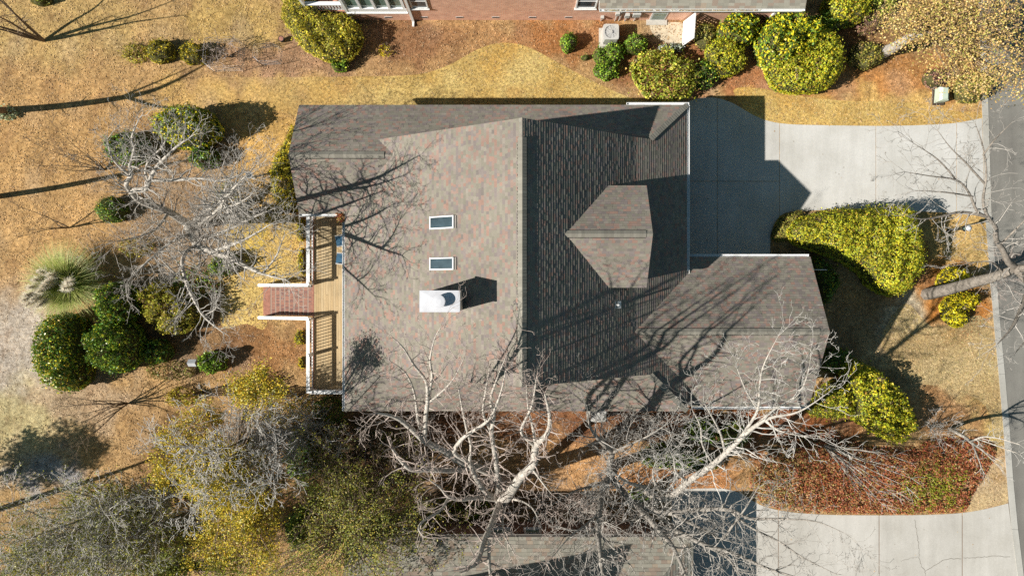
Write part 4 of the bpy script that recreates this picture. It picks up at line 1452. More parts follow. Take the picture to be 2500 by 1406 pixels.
m = MB(); m.box(14.76, 14.88, NY - .12, NY - .01, .1, 2.6); m.build("downspout", M['white'], nh)
for px, w in ((1022, .95), (1432, 1.15)):
    window(nh, (V(px, 0, 2.4)[0], NY, 2.75), (0, -1), w, 1.9)
for px in (948, 1035, 1122, 1210, 1300, 1388):
    x = V(px, 0, .43)[0]
    v = MB().box(x - .22, x + .22, NY - .012, NY + .01, .33, .53).build("foundation_vent", M['offwhite'], nh)
    MB().box(x - .18, x + .18, NY - .02, NY - .013, .37, .49).build("vent_screen", M['black'], v)
# side door
dr = MB().box(7.95, 8.85, NY - .03, NY + .02, .05, 2.1).build("door", M['offwhite'], nh)
for q in range(2):
    MB().box(8.05, 8.75, NY - .045, NY - .032, .2 + q * .95, 1.05 + q * .95).build("pane", M['glass_green'], dr)
MB().box(7.8, 9.0, NY - .3, NY - .001, 0, .06).build("door_step", M['pad'], nh)
# meter boxes
for px, py, w, hh, z in ((1507, 38, .22, .3, 1.0), (1520, 32, .2, .32, 1.5), (1530, 46, .26, .34, .7), (1553, 42, .42, .42, .8), (1470, 43, .18, .16, .55)):
    x = V(px, py, z)[0]
    MB().box(x - w / 2, x + w / 2, NY - .16, NY - .002, z, z + hh).build("meter_box", M['ac'], nh)
    MB().cyl((x, NY - .05), .025, 0, z, 6).build("conduit", M['ac'], nh)
# roofs
gy0, gz0 = 681 * (CAM_H - 2.75) / FPX, 2.75
roof_part(nh, [([[(4.72, gy0, gz0), (15.9, gy0, gz0), (15.9, gy0 + 7, gz0 + 3.5), (4.72, gy0 + 7, gz0 + 3.5)]], (0, 1), (0, gy0, gz0))], "garage_roof", pal=PAL_TAN, seed=31, wmin=.28, wmax=.32, trim='white')
roof_part(nh, [([[(-6.3, NY - .35, 5.25), (5.1, NY - .35, 5.25), (5.1, NY + 5, 8.2), (-6.3, NY + 5, 8.2)]], (0, 1), (0, NY - .35, 5.25))], "roof", pal=PAL_TAN, seed=32, trim='white')
gutter(nh, (4.75, gy0, gz0 - .01), (15.9, gy0, gz0 - .01), (0, -1))
rng = np.random.default_rng(3)
n = 500
Pq = np.column_stack([rng.uniform(5, 13.5, n), rng.uniform(gy0 - .11, gy0 - .02, n), np.full(n, gz0 - .06)])
vv, q, cc = leaf_quads(Pq, rng.normal(0, .4, (n, 3)) + (0, 0, 1), np.full(n, .08), .6, pal_cols(GOLD, n, rng), rng)
gl = place("gutter_leaves", array_mesh("gutter_leaves", vv, q, M['leaf_dry'], cc), nh)
gl["kind"] = "stuff"
n = 260
Pq = np.column_stack([rng.normal(V(832, 0, he)[0], .12, n), rng.normal(V(0, 530, he)[1], .14, n), rng.uniform(he - .02, he + .09, n)])
vv, q, cc = leaf_quads(Pq, rng.normal(0, .5, (n, 3)) + (0, 0, 1), np.full(n, .09), .6, pal_cols(RED, n, rng), rng)
gl = place("fallen_leaves", array_mesh("fallen_leaves", vv, q, M['leaf_dry'], cc))
tag(gl, "pile of rusty leaves in the roof corner above the deck", "leaves", kind="stuff")

# ------------------------------------------------------------------ neighbour to the south (bottom of the picture)
hs_ = 3.6
sy = V(0, 1310, hs_)[1]
sx0, sx1 = V(846, 0, hs_)[0], V(1692, 0, hs_)[0]
sh_ = thing("neighbor_house", "dark brick house with tan shingle roof at the bottom edge behind bare trees", "house", (0, sy - 4, 0), "neighbouring houses")
roof_part(sh_, [([[(sx0, sy, hs_), (sx1, sy, hs_), (sx1 - 5, sy - 5, hs_ + 2.25), (sx0, sy - 5, hs_ + 2.25)]], (0, -1), (0, sy, hs_)),
                ([[(sx1, sy, hs_), (sx1, sy - 12, hs_), (sx1 - 5, sy - 7, hs_ + 2.25), (sx1 - 5, sy - 5, hs_ + 2.25)]], (-1, 0), (sx1, 0, hs_))], "roof", pal=PAL_TAN, seed=41, expo=.19, wmin=.29, wmax=.31)
MB().box(sx0 + .3, sx1 - .35, sy - .65, sy - .4, 0, hs_ - .05).build("wall", M['brickwall_dark'], sh_)
MB().box(sx1 - .6, sx1 - .352, sy - 8, sy - .65, 0, hs_ + .1).build("wall", M['brickwall_dark'], sh_)
MB().box(sx0 + .3, sx0 + .55, sy - 8, sy - .65, 0, hs_ + .1).build("wall", M['brickwall_dark'], sh_)
for px, w in ((1226, 1.1), (1300, .9), (1000, 1.1), (1450, 1.1)):
    window(sh_, (V(px, 0, 1.8)[0], sy - .4, 1.9), (0, 1), w, 1.3, 'glass_green')
gutter(sh_, (sx0, sy, hs_ - .01), (sx1, sy, hs_ - .01), (0, 1), mat='trim')
# taller gabled middle part of that house
gx0_, gx1_, gxm, gy_ = -4.4, 3.4, -.5, sy - 2.2
MB().box(gx0_ + .3, gx1_ - .3, gy_ - 8, gy_ - .3, 3, 5.4).build("upper_wall", M['siding'], sh_)
m = MB()
m.face([(gx0_ + .3, gy_ - .3, 5.3), (gx1_ - .3, gy_ - .3, 5.3), (gxm, gy_ - .3, 8.9)]); m.face([(gx1_ - .3, gy_ - .5, 5.3), (gx0_ + .3, gy_ - .5, 5.3), (gxm, gy_ - .5, 8.9)])
m.build("upper_gable", M['siding'], sh_)
roof_part(sh_, [([[(gx0_, gy_, 5.4), (gx0_, gy_ - 8, 5.4), (gxm, gy_ - 8, 9.1), (gxm, gy_, 9.1)]], (1, 0), (gx0_, 0, 5.4)), ([[(gx1_, gy_, 5.4), (gx1_, gy_ - 8, 5.4), (gxm, gy_ - 8, 9.1), (gxm, gy_, 9.1)]], (-1, 0), (gx1_, 0, 5.4))], "upper_roof", pal=PAL_TAN, seed=42)

# ------------------------------------------------------------------ small things
def condenser(px, py, z, label):
    c = V(px, py, z)
    t = thing("air_conditioner", label, "air conditioner", (c[0], c[1], 0), "outdoor air conditioners")
    MB().box(c[0] - .58, c[0] + .5, c[1] - .62, c[1] + .52, 0, .1).build("pad", M['pad'], t)
    w = .44
    po = [(-w, -w + .08), (-w + .08, -w), (w - .08, -w), (w, -w + .08), (w, w - .08), (w - .08, w), (-w + .08, w), (-w, w - .08)]
    MB().prism([(c[0] + a, c[1] + b) for a, b in po], .1, z - .06).build("casing", M['ac'], t)
    # rim: top plate with a round opening
    m = MB(); k = 32
    ri = .36
    for i in range(k):
        a0, a1 = 2 * math.pi * i / k, 2 * math.pi * (i + 1) / k
        def sq(a):
            s = w / max(abs(math.cos(a)), abs(math.sin(a))); s = min(s, w * 1.33)
            return (c[0] + s * math.cos(a), c[1] + s * math.sin(a), z)
        m.face([(c[0] + ri * math.cos(a0), c[1] + ri * math.sin(a0), z), sq(a0), sq(a1), (c[0] + ri * math.cos(a1), c[1] + ri * math.sin(a1), z)])
        s0, s1 = sq(a0), sq(a1)
        m.face([s0, (s0[0], s0[1], z - .06), (s1[0], s1[1], z - .06), s1])
    m.build("top_rim", M['ac'], t)
    MB().cyl(c, ri, z - .16, z - .12, 24).build("fan_well", M['black'], t)
    for i in range(4):
        a = i * math.pi / 2 + .4
        m = MB()
        m.face([(c[0] + .06 * math.cos(a), c[1] + .06 * math.sin(a), z - .09), (c[0] + .32 * math.cos(a - .35), c[1] + .32 * math.sin(a - .35), z - .11), (c[0] + .32 * math.cos(a + .35), c[1] + .32 * math.sin(a + .35), z - .06), (c[0] + .08 * math.cos(a + .8), c[1] + .08 * math.sin(a + .8), z - .07)])
        m.build("fan_blade", M['steel'], t)
    m = MB()
    for i in range(10):
        a = 2 * math.pi * i / 10
        m.bar((c[0], c[1], z + .012), (c[0] + .37 * math.cos(a), c[1] + .37 * math.sin(a), z + .004), .006, 4)
    for rr_ in (.10, .16, .22, .28, .34):
        for i in range(20):
            a0, a1 = 2 * math.pi * i / 20, 2 * math.pi * (i + 1) / 20
            m.bar((c[0] + rr_ * math.cos(a0), c[1] + rr_ * math.sin(a0), z + .006), (c[0] + rr_ * math.cos(a1), c[1] + rr_ * math.sin(a1), z + .006), .004, 4)
    m.build("fan_grille", M['steel'], t)
    MB().cyl(c, .085, z + .004, z + .03, 16).build("motor_cap", M['ac'], t)
condenser(1492, 78, .95, "square grey air conditioner beside the orange brick wall")
condenser(1461, 1010, .9, "grey air conditioner in shade under the house's lower eave")

# green transformer box
c = V(2301, 232, .4)
t = thing("utility_box", "pale green metal utility box on the bank beside the road", "utility box", (c[0], c[1], 0))
MB().box(c[0] - .36, c[0] + .30, c[1] - .5, c[1] + .45, 0, .08).build("pad", M['soil'], t)
m = MB()
b4 = [(-.30, -.40), (.27, -.36), (.30, .40), (-.24, .42)]
t4 = [(-.16, -.34), (.14, -.30), (.17, .33), (-.12, .35)]
m.prism([(c[0] + a, c[1] + b) for a, b in b4], .08, .55).build("cabinet", M['green_box'], t)
m = MB()
for i in range(4):
    j = (i + 1) % 4
    m.face([(c[0] + b4[i][0], c[1] + b4[i][1], .552), (c[0] + b4[j][0], c[1] + b4[j][1], .552), (c[0] + t4[j][0], c[1] + t4[j][1], .68), (c[0] + t4[i][0], c[1] + t4[i][1], .68)])
m.face([(c[0] + a, c[1] + b, .68) for a, b in t4])
m.build("lid", M['green_box'], t)

# lamp post by the drive
b0 = V(2313, 564, 0)
t = thing("lamp_post", "slim black lamp post with glass lantern beside the driveway entrance", "lamp post", b0)
MB().cyl(b0, .09, 0, .12, 10).cyl(b0, .045, .12, 1.55, 10).build("post", M['black'], t)
m = MB().cyl(b0, .16, 1.55, 1.59, 8).cyl(b0, .17, 1.9, 1.94, 8)
for i in range(4):
    a = math.pi / 4 + i * math.pi / 2
    m.bar((b0[0] + .1 * math.cos(a), b0[1] + .1 * math.sin(a), 1.59), (b0[0] + .14 * math.cos(a), b0[1] + .14 * math.sin(a), 1.9), .012, 4)
m.build("lantern_frame", M['black'], t)
MB().cyl(b0, .09, 1.59, 1.9, 8, .125).build("lantern_glass", M['glass_green'], t)
MB().cyl(b0, .17, 1.94, 2.08, 8, .03).build("lantern_cap", M['steel'], t)

# white flag pole on the garage gable
f0 = V(1976, 658, 2.3)
t = thing("flag_pole", "thin white pole sticking out from the garage gable wall", "pole", (xg - .3, f0[1], 2.2))
MB().box(xg - .30, xg - .24, f0[1] - .06, f0[1] + .06, 2.1, 2.3).build("bracket", M['steel'], t)
m = MB(); m.bar((xg - .25, f0[1], 2.2), (V(2018, 0, 2.7)[0], f0[1] - .03, 2.75), .018, 6); m.build("pole", M['white'], t)

# white lattice screen near the neighbour's door
a, b = V(1690, 44, 1.1), V(1668, 110, .0)
t = thing("lattice_screen", "white lattice screen standing among shrubs by the brick wall", "screen", ((a[0] + b[0]) / 2, 14.8, 0))
p0, p1 = Vector((V(1668, 0, .3)[0], V(0, 110, .2)[1], .05)), Vector((V(1672, 0, .3)[0], V(0, 56, .0)[1], .05))
d = (p1 - p0); L = d.length; d.normalize(); up = Vector((.25, 0, 1)).normalized(); sd_ = d.cross(up)
m = MB()
for s in (0, 1):
    m.obox(p0 + d * (L * s) + up * .7, d, sd_, up, .08, .05, 1.4)
    m.obox(p0 + d * (L / 2) + up * (.04 + 1.32 * s), d, sd_, up, L - .08, .05, .09)
m.build("frame", M['white'], t)
for i in range(-5, 14):
    for sg_, off in ((1, .008), (-1, -.008)):
        x0 = i * .18
        # diagonal slat clipped to the frame
        u0, v0, u1, v1 = x0, 0.05, x0 + 1.3, 1.35
        if sg_ < 0: u0, u1 = u1, u0
        # clip in u to [0, L]
        def cl(u0, v0, u1, v1):
            pts = []
            for uc in (0, L):
                if (u0 - uc) * (u1 - uc) < 0:
                    tt = (uc - u0) / (u1 - u0); pts.append((tt, uc, v0 + (v1 - v0) * tt))
            for tt, uu, vv_ in ((0, u0, v0), (1, u1, v1)):
                if 0 <= uu <= L: pts.append((tt, uu, vv_))
            return sorted(pts)
        e = cl(u0, v0, u1, v1)
        if len(e) >= 2 and e[-1][0] - e[0][0] > .1:
            q0, q1 = p0 + d * e[0][1] + up * e[0][2] + sd_ * off, p0 + d * e[-1][1] + up * e[-1][2] + sd_ * off
            dd = (q1 - q0); LL = dd.length; dd.normalize()
            mm = MB(); mm.obox((q0 + q1) / 2, dd, sd_, dd.cross(sd_), LL, .012, .07); mm.build("slat", M['white'], t)

# fences with pickets
def fence(pa, pb, label, mat='black', h=1.15):
    a, b = Vector(V(*pa)), Vector(V(*pb))
    d = b - a; L = d.length; d.normalize(); s = Vector((-d.y, d.x, 0)); up = Vector((0, 0, 1))
    t = thing("picket_fence", label, "fence", (a + b) / 2, "low metal fences beside the deck")
    for z in (.15, h - .12):
        m = MB(); m.obox((a + b) / 2 + up * z, d, s, up, L, .035, .04); m.build("rail", M[mat], t)
    pm = MB().box(-.012, .012, -.012, .012, .05, h - .02).mesh("picket", M[mat])
    k = int(L / .14)
    for i in range(k + 1):
        place("picket", pm, t, a + d * (L * i / k))
    qm = MB().box(-.035, .035, -.035, .035, 0, h + .06).mesh("post", M[mat])
    kp = max(1, int(L / 1.9))
    for i in range(kp + 1):
        place("post", qm, t, a + d * (L * i / kp) + s * .03)
fence((585, 522), (722, 520), "black picket fence between the bare tree and the house wing")
fence((495, 957), (745, 960), "low dark picket fence running to the deck's lower corner")

# grey bird house on a pole, white garden globe, fire pot
c = V(468, 886, 1.9)
t = thing("bird_house", "grey wooden bird house on a pole among dark shrubs", "bird house", (c[0], c[1], 0))
MB().cyl(c, .03, 0, 1.55, 8).build("pole", M['bark_grey'], t)
MB().box(c[0] - .16, c[0] + .16, c[1] - .14, c[1] + .14, 1.55, 1.85).build("box", M['bark_grey'], t)
m = MB()
for sgn in (-1, 1):
    m.face([(c[0] - .22, c[1], 2.02), (c[0] + .22, c[1], 2.02), (c[0] + .22, c[1] + sgn * .2, 1.82), (c[0] - .22, c[1] + sgn * .2, 1.82)])
m.build("roof", M['steel'], t)
c = V(608, 428, .8)
t = thing("bird_bath", "small white bird bath on a stand near the yellow hedge", "bird bath", (c[0], c[1], 0))
MB().cyl(c, .14, 0, .1, 14, .07).cyl(c, .05, .1, .65, 12).build("pedestal", M['offwhite'], t)
MB().cyl(c, .08, .65, .8, 18, .2).build("bowl", M['white'], t)
MB().cyl(c, .15, .801, .806, 18).build("water", M['glass'], t)
c = V(688, 97, .2)
t = thing("fire_pot", "small black pot standing on the leaf litter below the sunroom bush", "pot", (c[0], c[1], 0))
MB().cyl(c, .12, .0, .34, 14, .17).build("body", M['black'], t)
MB().cyl(c, .13, .341, .345, 14).build("filling", M['brick'], t)

# wire plant cages
def cage(px0, px1, py0, py1, h, label, seed):
    rr = random.Random(seed)
    x0, y1, _ = V(px0, py0); x1, y0, _ = V(px1, py1)
    t = thing("plant_cage", label, "plant cage", ((x0 + x1) / 2, (y0 + y1) / 2, 0), "wire plant cages")
    cs = [(x0, y0 + .3), (x0 + .3, y0), (x1 - .1, y0 + .05), (x1, y1 - .2), (x1 - .5, y1), (x0 + .1, y1 - .1)]
    for q in cs:
        m = MB(); m.bar((q[0], q[1], 0), (q[0] + rr.uniform(-.05, .05), q[1] + rr.uniform(-.05, .05), h), .015, 5); m.build("stake", M['bark_brown'], t)
    m = MB()
    for i in range(len(cs)):
        a, b = cs[i], cs[(i + 1) % len(cs)]
        for z in (.1, h * .35, h * .65, h * .97):
            m.bar((*a, z), (*b, z), .004, 3)
        L = math.dist(a, b)
        for j in range(int(L / .16)):
            p_ = lerp(a, b, j * .16 / L)
            m.bar((*p_, .05), (*p_, h), .003, 3)
    m.build("wire_mesh", M['steel'], t)
cage(512, 600, 104, 176, 1.0, "wire cage on stakes around a reddish bare bush", 2)
cage(628, 692, 116, 160, .8, "smaller wire cage next to the yellow sunroom bush", 3)

# ------------------------------------------------------------------ clipped hedges and shrubs
shrub("big clipped yellow green hedge mound between driveway and garage", [(1928, 560), (1950, 535), (2000, 517), (2075, 508), (2092, 516), (2110, 507), (2190, 500), (2215, 505), (2232, 545), (2246, 600), (2249, 640), (2240, 670), (2222, 690), (2215, 710), (2175, 724), (2135, 705), (2120, 680), (2080, 650), (2035, 628), (1985, 608), (1935, 590)], 2.7, YG, 101, .095, 640, 1.0, .07, 1.5, name="hedge", cat="hedge", group="hedges")
shrub("low clipped hedge at the driveway's inner corner, in front of the big mound", [(1884, 586), (1892, 552), (1912, 526), (1945, 515), (1960, 520), (1945, 545), (1935, 575), (1930, 590)], .75, OLIVE, 102, .09, 520, .3, .05, 1.2, name="hedge", cat="hedge", group="hedges")
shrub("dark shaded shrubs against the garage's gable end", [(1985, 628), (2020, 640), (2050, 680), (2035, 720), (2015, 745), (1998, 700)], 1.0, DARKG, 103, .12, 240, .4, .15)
shrub("yellow green shrub with a notch, at the garage's lower corner, farther half", [(2050, 885), (2085, 877), (2130, 895), (2170, 925), (2205, 965), (2227, 1010), (2228, 1050), (2200, 1080), (2160, 1072), (2120, 1050), (2085, 1025), (2090, 990), (2075, 950), (2055, 920)], 1.7, YG, 104, .14, 330, .8, .16, .9)
shrub("yellow green shrub at the garage's lower corner, nearer the eave", [(2020, 935), (2050, 930), (2075, 955), (2083, 995), (2070, 1018), (2020, 1024), (1975, 1012), (1968, 995), (1990, 970)], 1.3, YG, 105, .10, 360, .6, .08, 1.0)
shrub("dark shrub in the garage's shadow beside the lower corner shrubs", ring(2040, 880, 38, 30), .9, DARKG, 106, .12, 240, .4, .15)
shrub("bright yellow shrub above the leaning street trunk", [(2290, 695), (2300, 668), (2320, 652), (2350, 660), (2368, 680), (2345, 692), (2305, 703)], 1.0, YELLOW, 107, .12, 420, .5, .18, .6)
shrub("bright yellow shrub below the leaning street trunk", [(2302, 745), (2320, 722), (2360, 712), (2385, 720), (2378, 750), (2355, 762), (2352, 795), (2325, 798), (2305, 775)], 1.0, YELLOW, 108, .12, 420, .5, .18, .6)
# north bed
shrub("large glossy holly shrub, the upper half of the big mound", [(1850, 90), (1870, 50), (1905, 36), (1950, 32), (1985, 50), (2000, 90), (1990, 130), (1930, 160), (1880, 165), (1855, 130)], 2.6, CAMEL, 111, .16, 330, 1.1, .15, .8, mat='leaf_gloss')
shrub("large yellow green mound beside the lawn strip, below the glossy holly", [(1872, 150), (1920, 120), (1975, 85), (2010, 70), (2045, 100), (2058, 145), (2045, 195), (2010, 220), (1960, 226), (1910, 220), (1880, 195)], 2.2, YG, 112, .12, 430, 1.0, .06, 1.1)
shrub("camellia shrub with glossy leaves by the neighbour's downspout", [(1752, 75), (1770, 45), (1800, 32), (1830, 45), (1850, 70), (1840, 100), (1805, 112), (1770, 100)], 2.0, CAMEL, 113, .17, 260, .8, .2, .7, mat='leaf_gloss')
shrub("yellow green azalea below the glossy camellia", [(1725, 110), (1760, 92), (1800, 105), (1822, 140), (1812, 170), (1780, 186), (1745, 180), (1728, 150)], 1.4, YG, 114, .11, 380, .7, .15, .7)
shrub("brown and green weedy shrub beside the lattice screen", ring(1722, 85, 26, 34), 1.0, OLIVE, 115, .10, 220, .4, .25, .6)
shrub("round green shrub alone on the pine straw near the lawn edge", ring(1388, 103, 20, 24), 1.0, GREEN, 116, .11, 480, .45, .1, .5)
shrub("green shrub just below the air conditioner, top of a trio", ring(1500, 128, 24, 26), .95, GREEN, 117, .11, 420, .45, .15, .5)
shrub("green shrub at the lawn's edge, lowest of a trio", ring(1480, 168, 30, 28), .9, GREEN, 118, .12, 420, .45, .18, .5)
shrub("green shrub on the lawn side of the air conditioner trio", ring(1465, 135, 18, 18), .7, GREEN, 119, .11, 420, .4, .15, .5)
shrub("green shrub between the air conditioner and the sand patch", ring(1552, 110, 30, 24), 1.0, GREEN, 120, .12, 400, .5, .18, .5)
shrub("small green sprig alone on the pine straw left of the trio", ring(1429, 141, 9, 7), .4, GREEN, 121, .09, 380, .2, .2, .4)
shrub("sprawling loose green shrub hanging over the driveway's upper corner", [(1545, 150), (1570, 130), (1620, 118), (1660, 140), (1690, 150), (1703, 190), (1695, 225), (1660, 245), (1620, 250), (1580, 238), (1555, 205), (1542, 175)], 1.5, [((.30, .32, .03), 4), ((.42, .38, .06), 3), ((.18, .24, .03), 3), ((.40, .26, .08), 2), ((.14, .16, .03), 2)], 122, .17, 210, .9, .25, .7, core=False, layers=.8)
shrub("dark loose shrub in shade beside the sprawling green one", ring(1718, 185, 28, 34), 1.1, DARKG, 123, .13, 210, .5, .25, .6)
shrub("silvery low herb cushion at the sand patch's lower edge", ring(1640, 116, 34, 11), .35, [((.42, .45, .42), 3), ((.30, .36, .22), 3), ((.5, .52, .5), 2)], 124, .08, 480, .2, .2, .4)
shrub("green hedge mound touching the top edge, beside the neighbour's eave corner", [(2010, 10), (2030, -20), (2080, -25), (2115, -5), (2122, 30), (2100, 55), (2060, 60), (2025, 45)], 1.9, YG, 125, .12, 400, .8, .1, .8)
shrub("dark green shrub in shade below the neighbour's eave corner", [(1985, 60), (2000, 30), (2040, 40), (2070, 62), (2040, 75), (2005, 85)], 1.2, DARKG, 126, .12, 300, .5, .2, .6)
shrub("pale green shrub under the golden tree, at the top edge", ring(2150, 12, 34, 26), 1.3, [((.34, .36, .06), 3), ((.24, .29, .04), 3), ((.42, .40, .10), 2)], 127, .11, 380, .5, .15, .6)
shrub("purplish brown twiggy bush between green mound and golden tree", ring(2122, 52, 30, 32), 1.0, [((.20, .11, .09), 3), ((.26, .16, .10), 3), ((.20, .20, .05), 1.5)], 128, .09, 240, .5, .25, .5, core=False, layers=.6, mat='leaf_dry')
shrub("round olive bush at the foot of the pale trunk", ring(2115, 135, 40, 34), 1.1, OLIVE, 129, .10, 300, .6, .15, .6)
shrub("purplish round bush behind the green utility box", ring(2286, 190, 28, 22), .9, [((.24, .12, .10), 4), ((.17, .09, .07), 3), ((.28, .18, .10), 1)], 130, .09, 330, .5, .2, .5, mat='leaf_dry')
shrub("olive brown bush by the road, next to the utility box", [(2340, 200), (2365, 178), (2400, 190), (2415, 215), (2405, 240), (2370, 250), (2342, 236)], 1.3, OLIVE, 131, .10, 330, .6, .2, .6)
# north-west
shrub("large yellow green bush below the white sunroom porch", [(690, 10), (705, -20), (770, -25), (775, 25), (840, 35), (868, 50), (885, 85), (880, 115), (860, 140), (820, 150), (780, 142), (735, 115), (705, 75), (685, 40)], 1.8, [((.42, .36, .03), 4), ((.32, .30, .03), 4), ((.48, .38, .05), 2), ((.20, .21, .03), 3), ((.40, .26, .06), 1)], 141, .11, 360, .9, .16, .8)
shrub("small bright green bush at the tip of the sunroom bush", ring(830, 158, 22, 18), .8, GREEN, 142, .12, 380, .35, .2, .5)
shrub("tiny sparse yellow plant alone on the brown bed", ring(940, 124, 16, 16), .5, YELLOW, 143, .09, 160, .3, .3, .4, core=False, layers=.4)
shrub("olive bush in the yard row, farthest from the houses", ring(325, 130, 30, 24), .8, OLIVE + [((.40, .34, .03), 4)], 144, .10, 260, .5, .25, .5, core=False, layers=.5)
shrub("yellow bush in the yard row, middle of three", ring(388, 124, 36, 30), 1.0, MUST, 145, .10, 340, .6, .2, .5)
shrub("yellow bush in the yard row, beside the wire cage", ring(472, 130, 32, 28), 1.0, MUST, 146, .10, 340, .6, .2, .5)
shrub("round dark camellia ball casting a round shadow on the yard", ring(452, 308, 76, 52, 16, 3, .03), 3.0, CAMEL, 147, .14, 420, 1.3, .05, .7, mat='leaf_gloss', base=.3)
shrub("dark green bush half hidden by the gnarled tree, left of the camellia ball", ring(312, 362, 52, 42), 1.7, DARKG, 148, .14, 320, .9, .12, .7, mat='leaf_gloss')
shrub("small dark green bush just below the camellia ball", ring(498, 386, 36, 26), 1.3, DARKG, 149, .13, 320, .6, .15, .6, mat='leaf_gloss')
shrub("pale green leafy shrub near the bird bath", ring(552, 480, 20, 36), 1.3, [((.36, .36, .04), 3), ((.26, .31, .04), 3)], 150, .11, 220, .4, .25, .5, core=False, layers=.5)
shrub("dark clipped round shrub at the gnarled tree's outer side", ring(270, 512, 36, 33), 1.3, DARKG, 151, .10, 420, .7, .06, .6)
shrub("long yellow hedge along the end wall of the house wing", [(690, 350), (705, 320), (722, 300), (728, 340), (726, 420), (730, 500), (722, 515), (690, 512), (668, 485), (658, 440), (662, 400)], 1.3, [((.44, .36, .02), 5), ((.34, .31, .02), 4), ((.50, .34, .03), 3), ((.22, .23, .02), 2)], 152, .10, 420, .7, .1, .8, name="hedge", cat="hedge", group="hedges")
for i, (x, y, rx_, ry_, lb) in enumerate(((736, 562, 12, 30, "yellow shrub beside the deck railing, nearest the wing"), (737, 640, 11, 34, "yellow shrub beside the deck railing, just above the brick steps"), (733, 825, 16, 18, "yellow shrub beside the deck railing, just below the brick steps"), (738, 885, 9, 16, "small yellow shrub beside the deck railing, nearest the lower corner"))):
    shrub(lb, ring(x, y, rx_, ry_), .7, YELLOW + [((.40, .22, .05), 3), ((.30, .30, .03), 3)], 160 + i, .10, 300, .3, .2, .4)
shrub("olive low bush beneath the gnarled tree's lower limbs", ring(330, 605, 40, 26), .8, OLIVE, 165, .10, 170, .5, .25, .6, core=False, layers=.5)
shrub("dark green bush under the gnarled tree near the brick steps", ring(545, 645, 34, 30), 1.2, DARKG, 166, .12, 230, .5, .2, .6)
shrub("mixed dark bush in the middle of the gnarled tree's shade", ring(480, 690, 60, 40), .9, DARKG + [((.20, .10, .06), 4)], 167, .11, 170, .6, .25, .6, core=False, layers=.6)
# west hedge group
shrub("tall rounded dark hedge at the yard's outer edge, below the pampas grass", [(108, 790), (130, 768), (165, 764), (190, 780), (200, 830), (208, 900), (200, 945), (165, 957), (128, 940), (100, 900), (92, 840)], 2.6, [((.08, .16, .02), 4), ((.13, .21, .02), 3), ((.05, .10, .02), 3), ((.40, .37, .03), 3), ((.54, .37, .03), 1.6)], 171, .13, 420, .9, .06, .9, mat='leaf_gloss', name="hedge", cat="hedge", group="hedges")
shrub("upper dark glossy shrub between pampas grass and yellow olive bush", [(242, 740), (250, 705), (280, 688), (310, 700), (330, 740), (320, 785), (285, 790), (250, 775)], 2.5, DARKG + [((.24, .28, .03), 2.5)], 172, .15, 360, .9, .14, .7, mat='leaf_gloss')
shrub("lower dark glossy shrub next to the tall rounded hedge", [(225, 810), (250, 782), (290, 780), (328, 800), (340, 850), (325, 895), (280, 912), (240, 890), (222, 850)], 2.7, DARKG + [((.24, .28, .03), 2.5)], 173, .15, 360, .9, .14, .7, mat='leaf_gloss')
shrub("yellow olive loose bush beside the upper dark glossy shrub", [(345, 720), (375, 690), (420, 700), (465, 735), (485, 775), (465, 805), (420, 818), (380, 795), (355, 760)], 1.9, [((.34, .32, .04), 4), ((.24, .25, .03), 3), ((.40, .32, .06), 2), ((.24, .14, .06), 1)], 174, .13, 330, .9, .22, .7)
shrub("small dark glossy shrub above the fence line, centre of the shaded bed", ring(383, 858, 36, 30), 1.1, DARKG, 175, .14, 300, .5, .2, .6, mat='leaf_gloss')
shrub("small green shrub next to the bird house", ring(515, 885, 34, 26), 1.2, GREEN, 176, .13, 320, .5, .18, .6, mat='leaf_gloss')
shrub("reddish green low bush below the bird house", ring(415, 905, 60, 24), .6, [((.22, .16, .05), 3), ((.14, .17, .03), 3), ((.30, .20, .10), 2)], 177, .11, 190, .4, .3, .6, core=False, layers=.4)
shrub("olive bush beside the lower fence, left of the tall yellow tree", ring(440, 970, 36, 22), .9, MUST, 178, .11, 220, .4, .25, .6, core=False, layers=.5)
shrub("yellow olive bush where the lower fence meets the deck's corner", ring(600, 950, 45, 30), 1.4, MUST, 179, .11, 240, .5, .25, .6, core=False, layers=.7)
# south strip
shrub("green shrub in the strip below the garage eave, under bare branches", ring(1712, 1050, 36, 30), 1.3, GREEN, 181, .13, 300, .6, .2, .6)
shrub("dark green shrub right of the green one below the garage eave", ring(1790, 1062, 40, 34), 1.2, DARKG + [((.40, .36, .03), 1.5)], 182, .13, 260, .6, .2, .6)
shrub("dark ivy mound beneath the pale spreading limb", [(1560, 1110), (1610, 1080), (1680, 1095), (1740, 1110), (1760, 1140), (1700, 1150), (1640, 1145), (1580, 1140)], .7, DARKG, 183, .12, 260, .4, .25, .6)
shrub("dark green low bush beside the lower driveway's corner", ring(1570, 1215, 40, 26), .9, DARKG, 184, .12, 240, .5, .25, .6)
shrub("rounded dark green shrub among yellow trees at the lower edge", ring(738, 1290, 42, 52), 1.9, DARKG, 185, .12, 330, .8, .1, .7)
shrub("dark green shrub under the pale bare tree below the deck", ring(735, 1110, 40, 60), 1.5, DARKG, 186, .13, 240, .6, .25, .7)
shrub("dark brambly shrub against the house wall below the deck", ring(850, 1060, 60, 36), 1.1, [((.10, .11, .03), 3), ((.16, .10, .06), 3), ((.07, .09, .03), 3)], 187, .10, 190, .5, .3, .6, core=False, layers=.6)

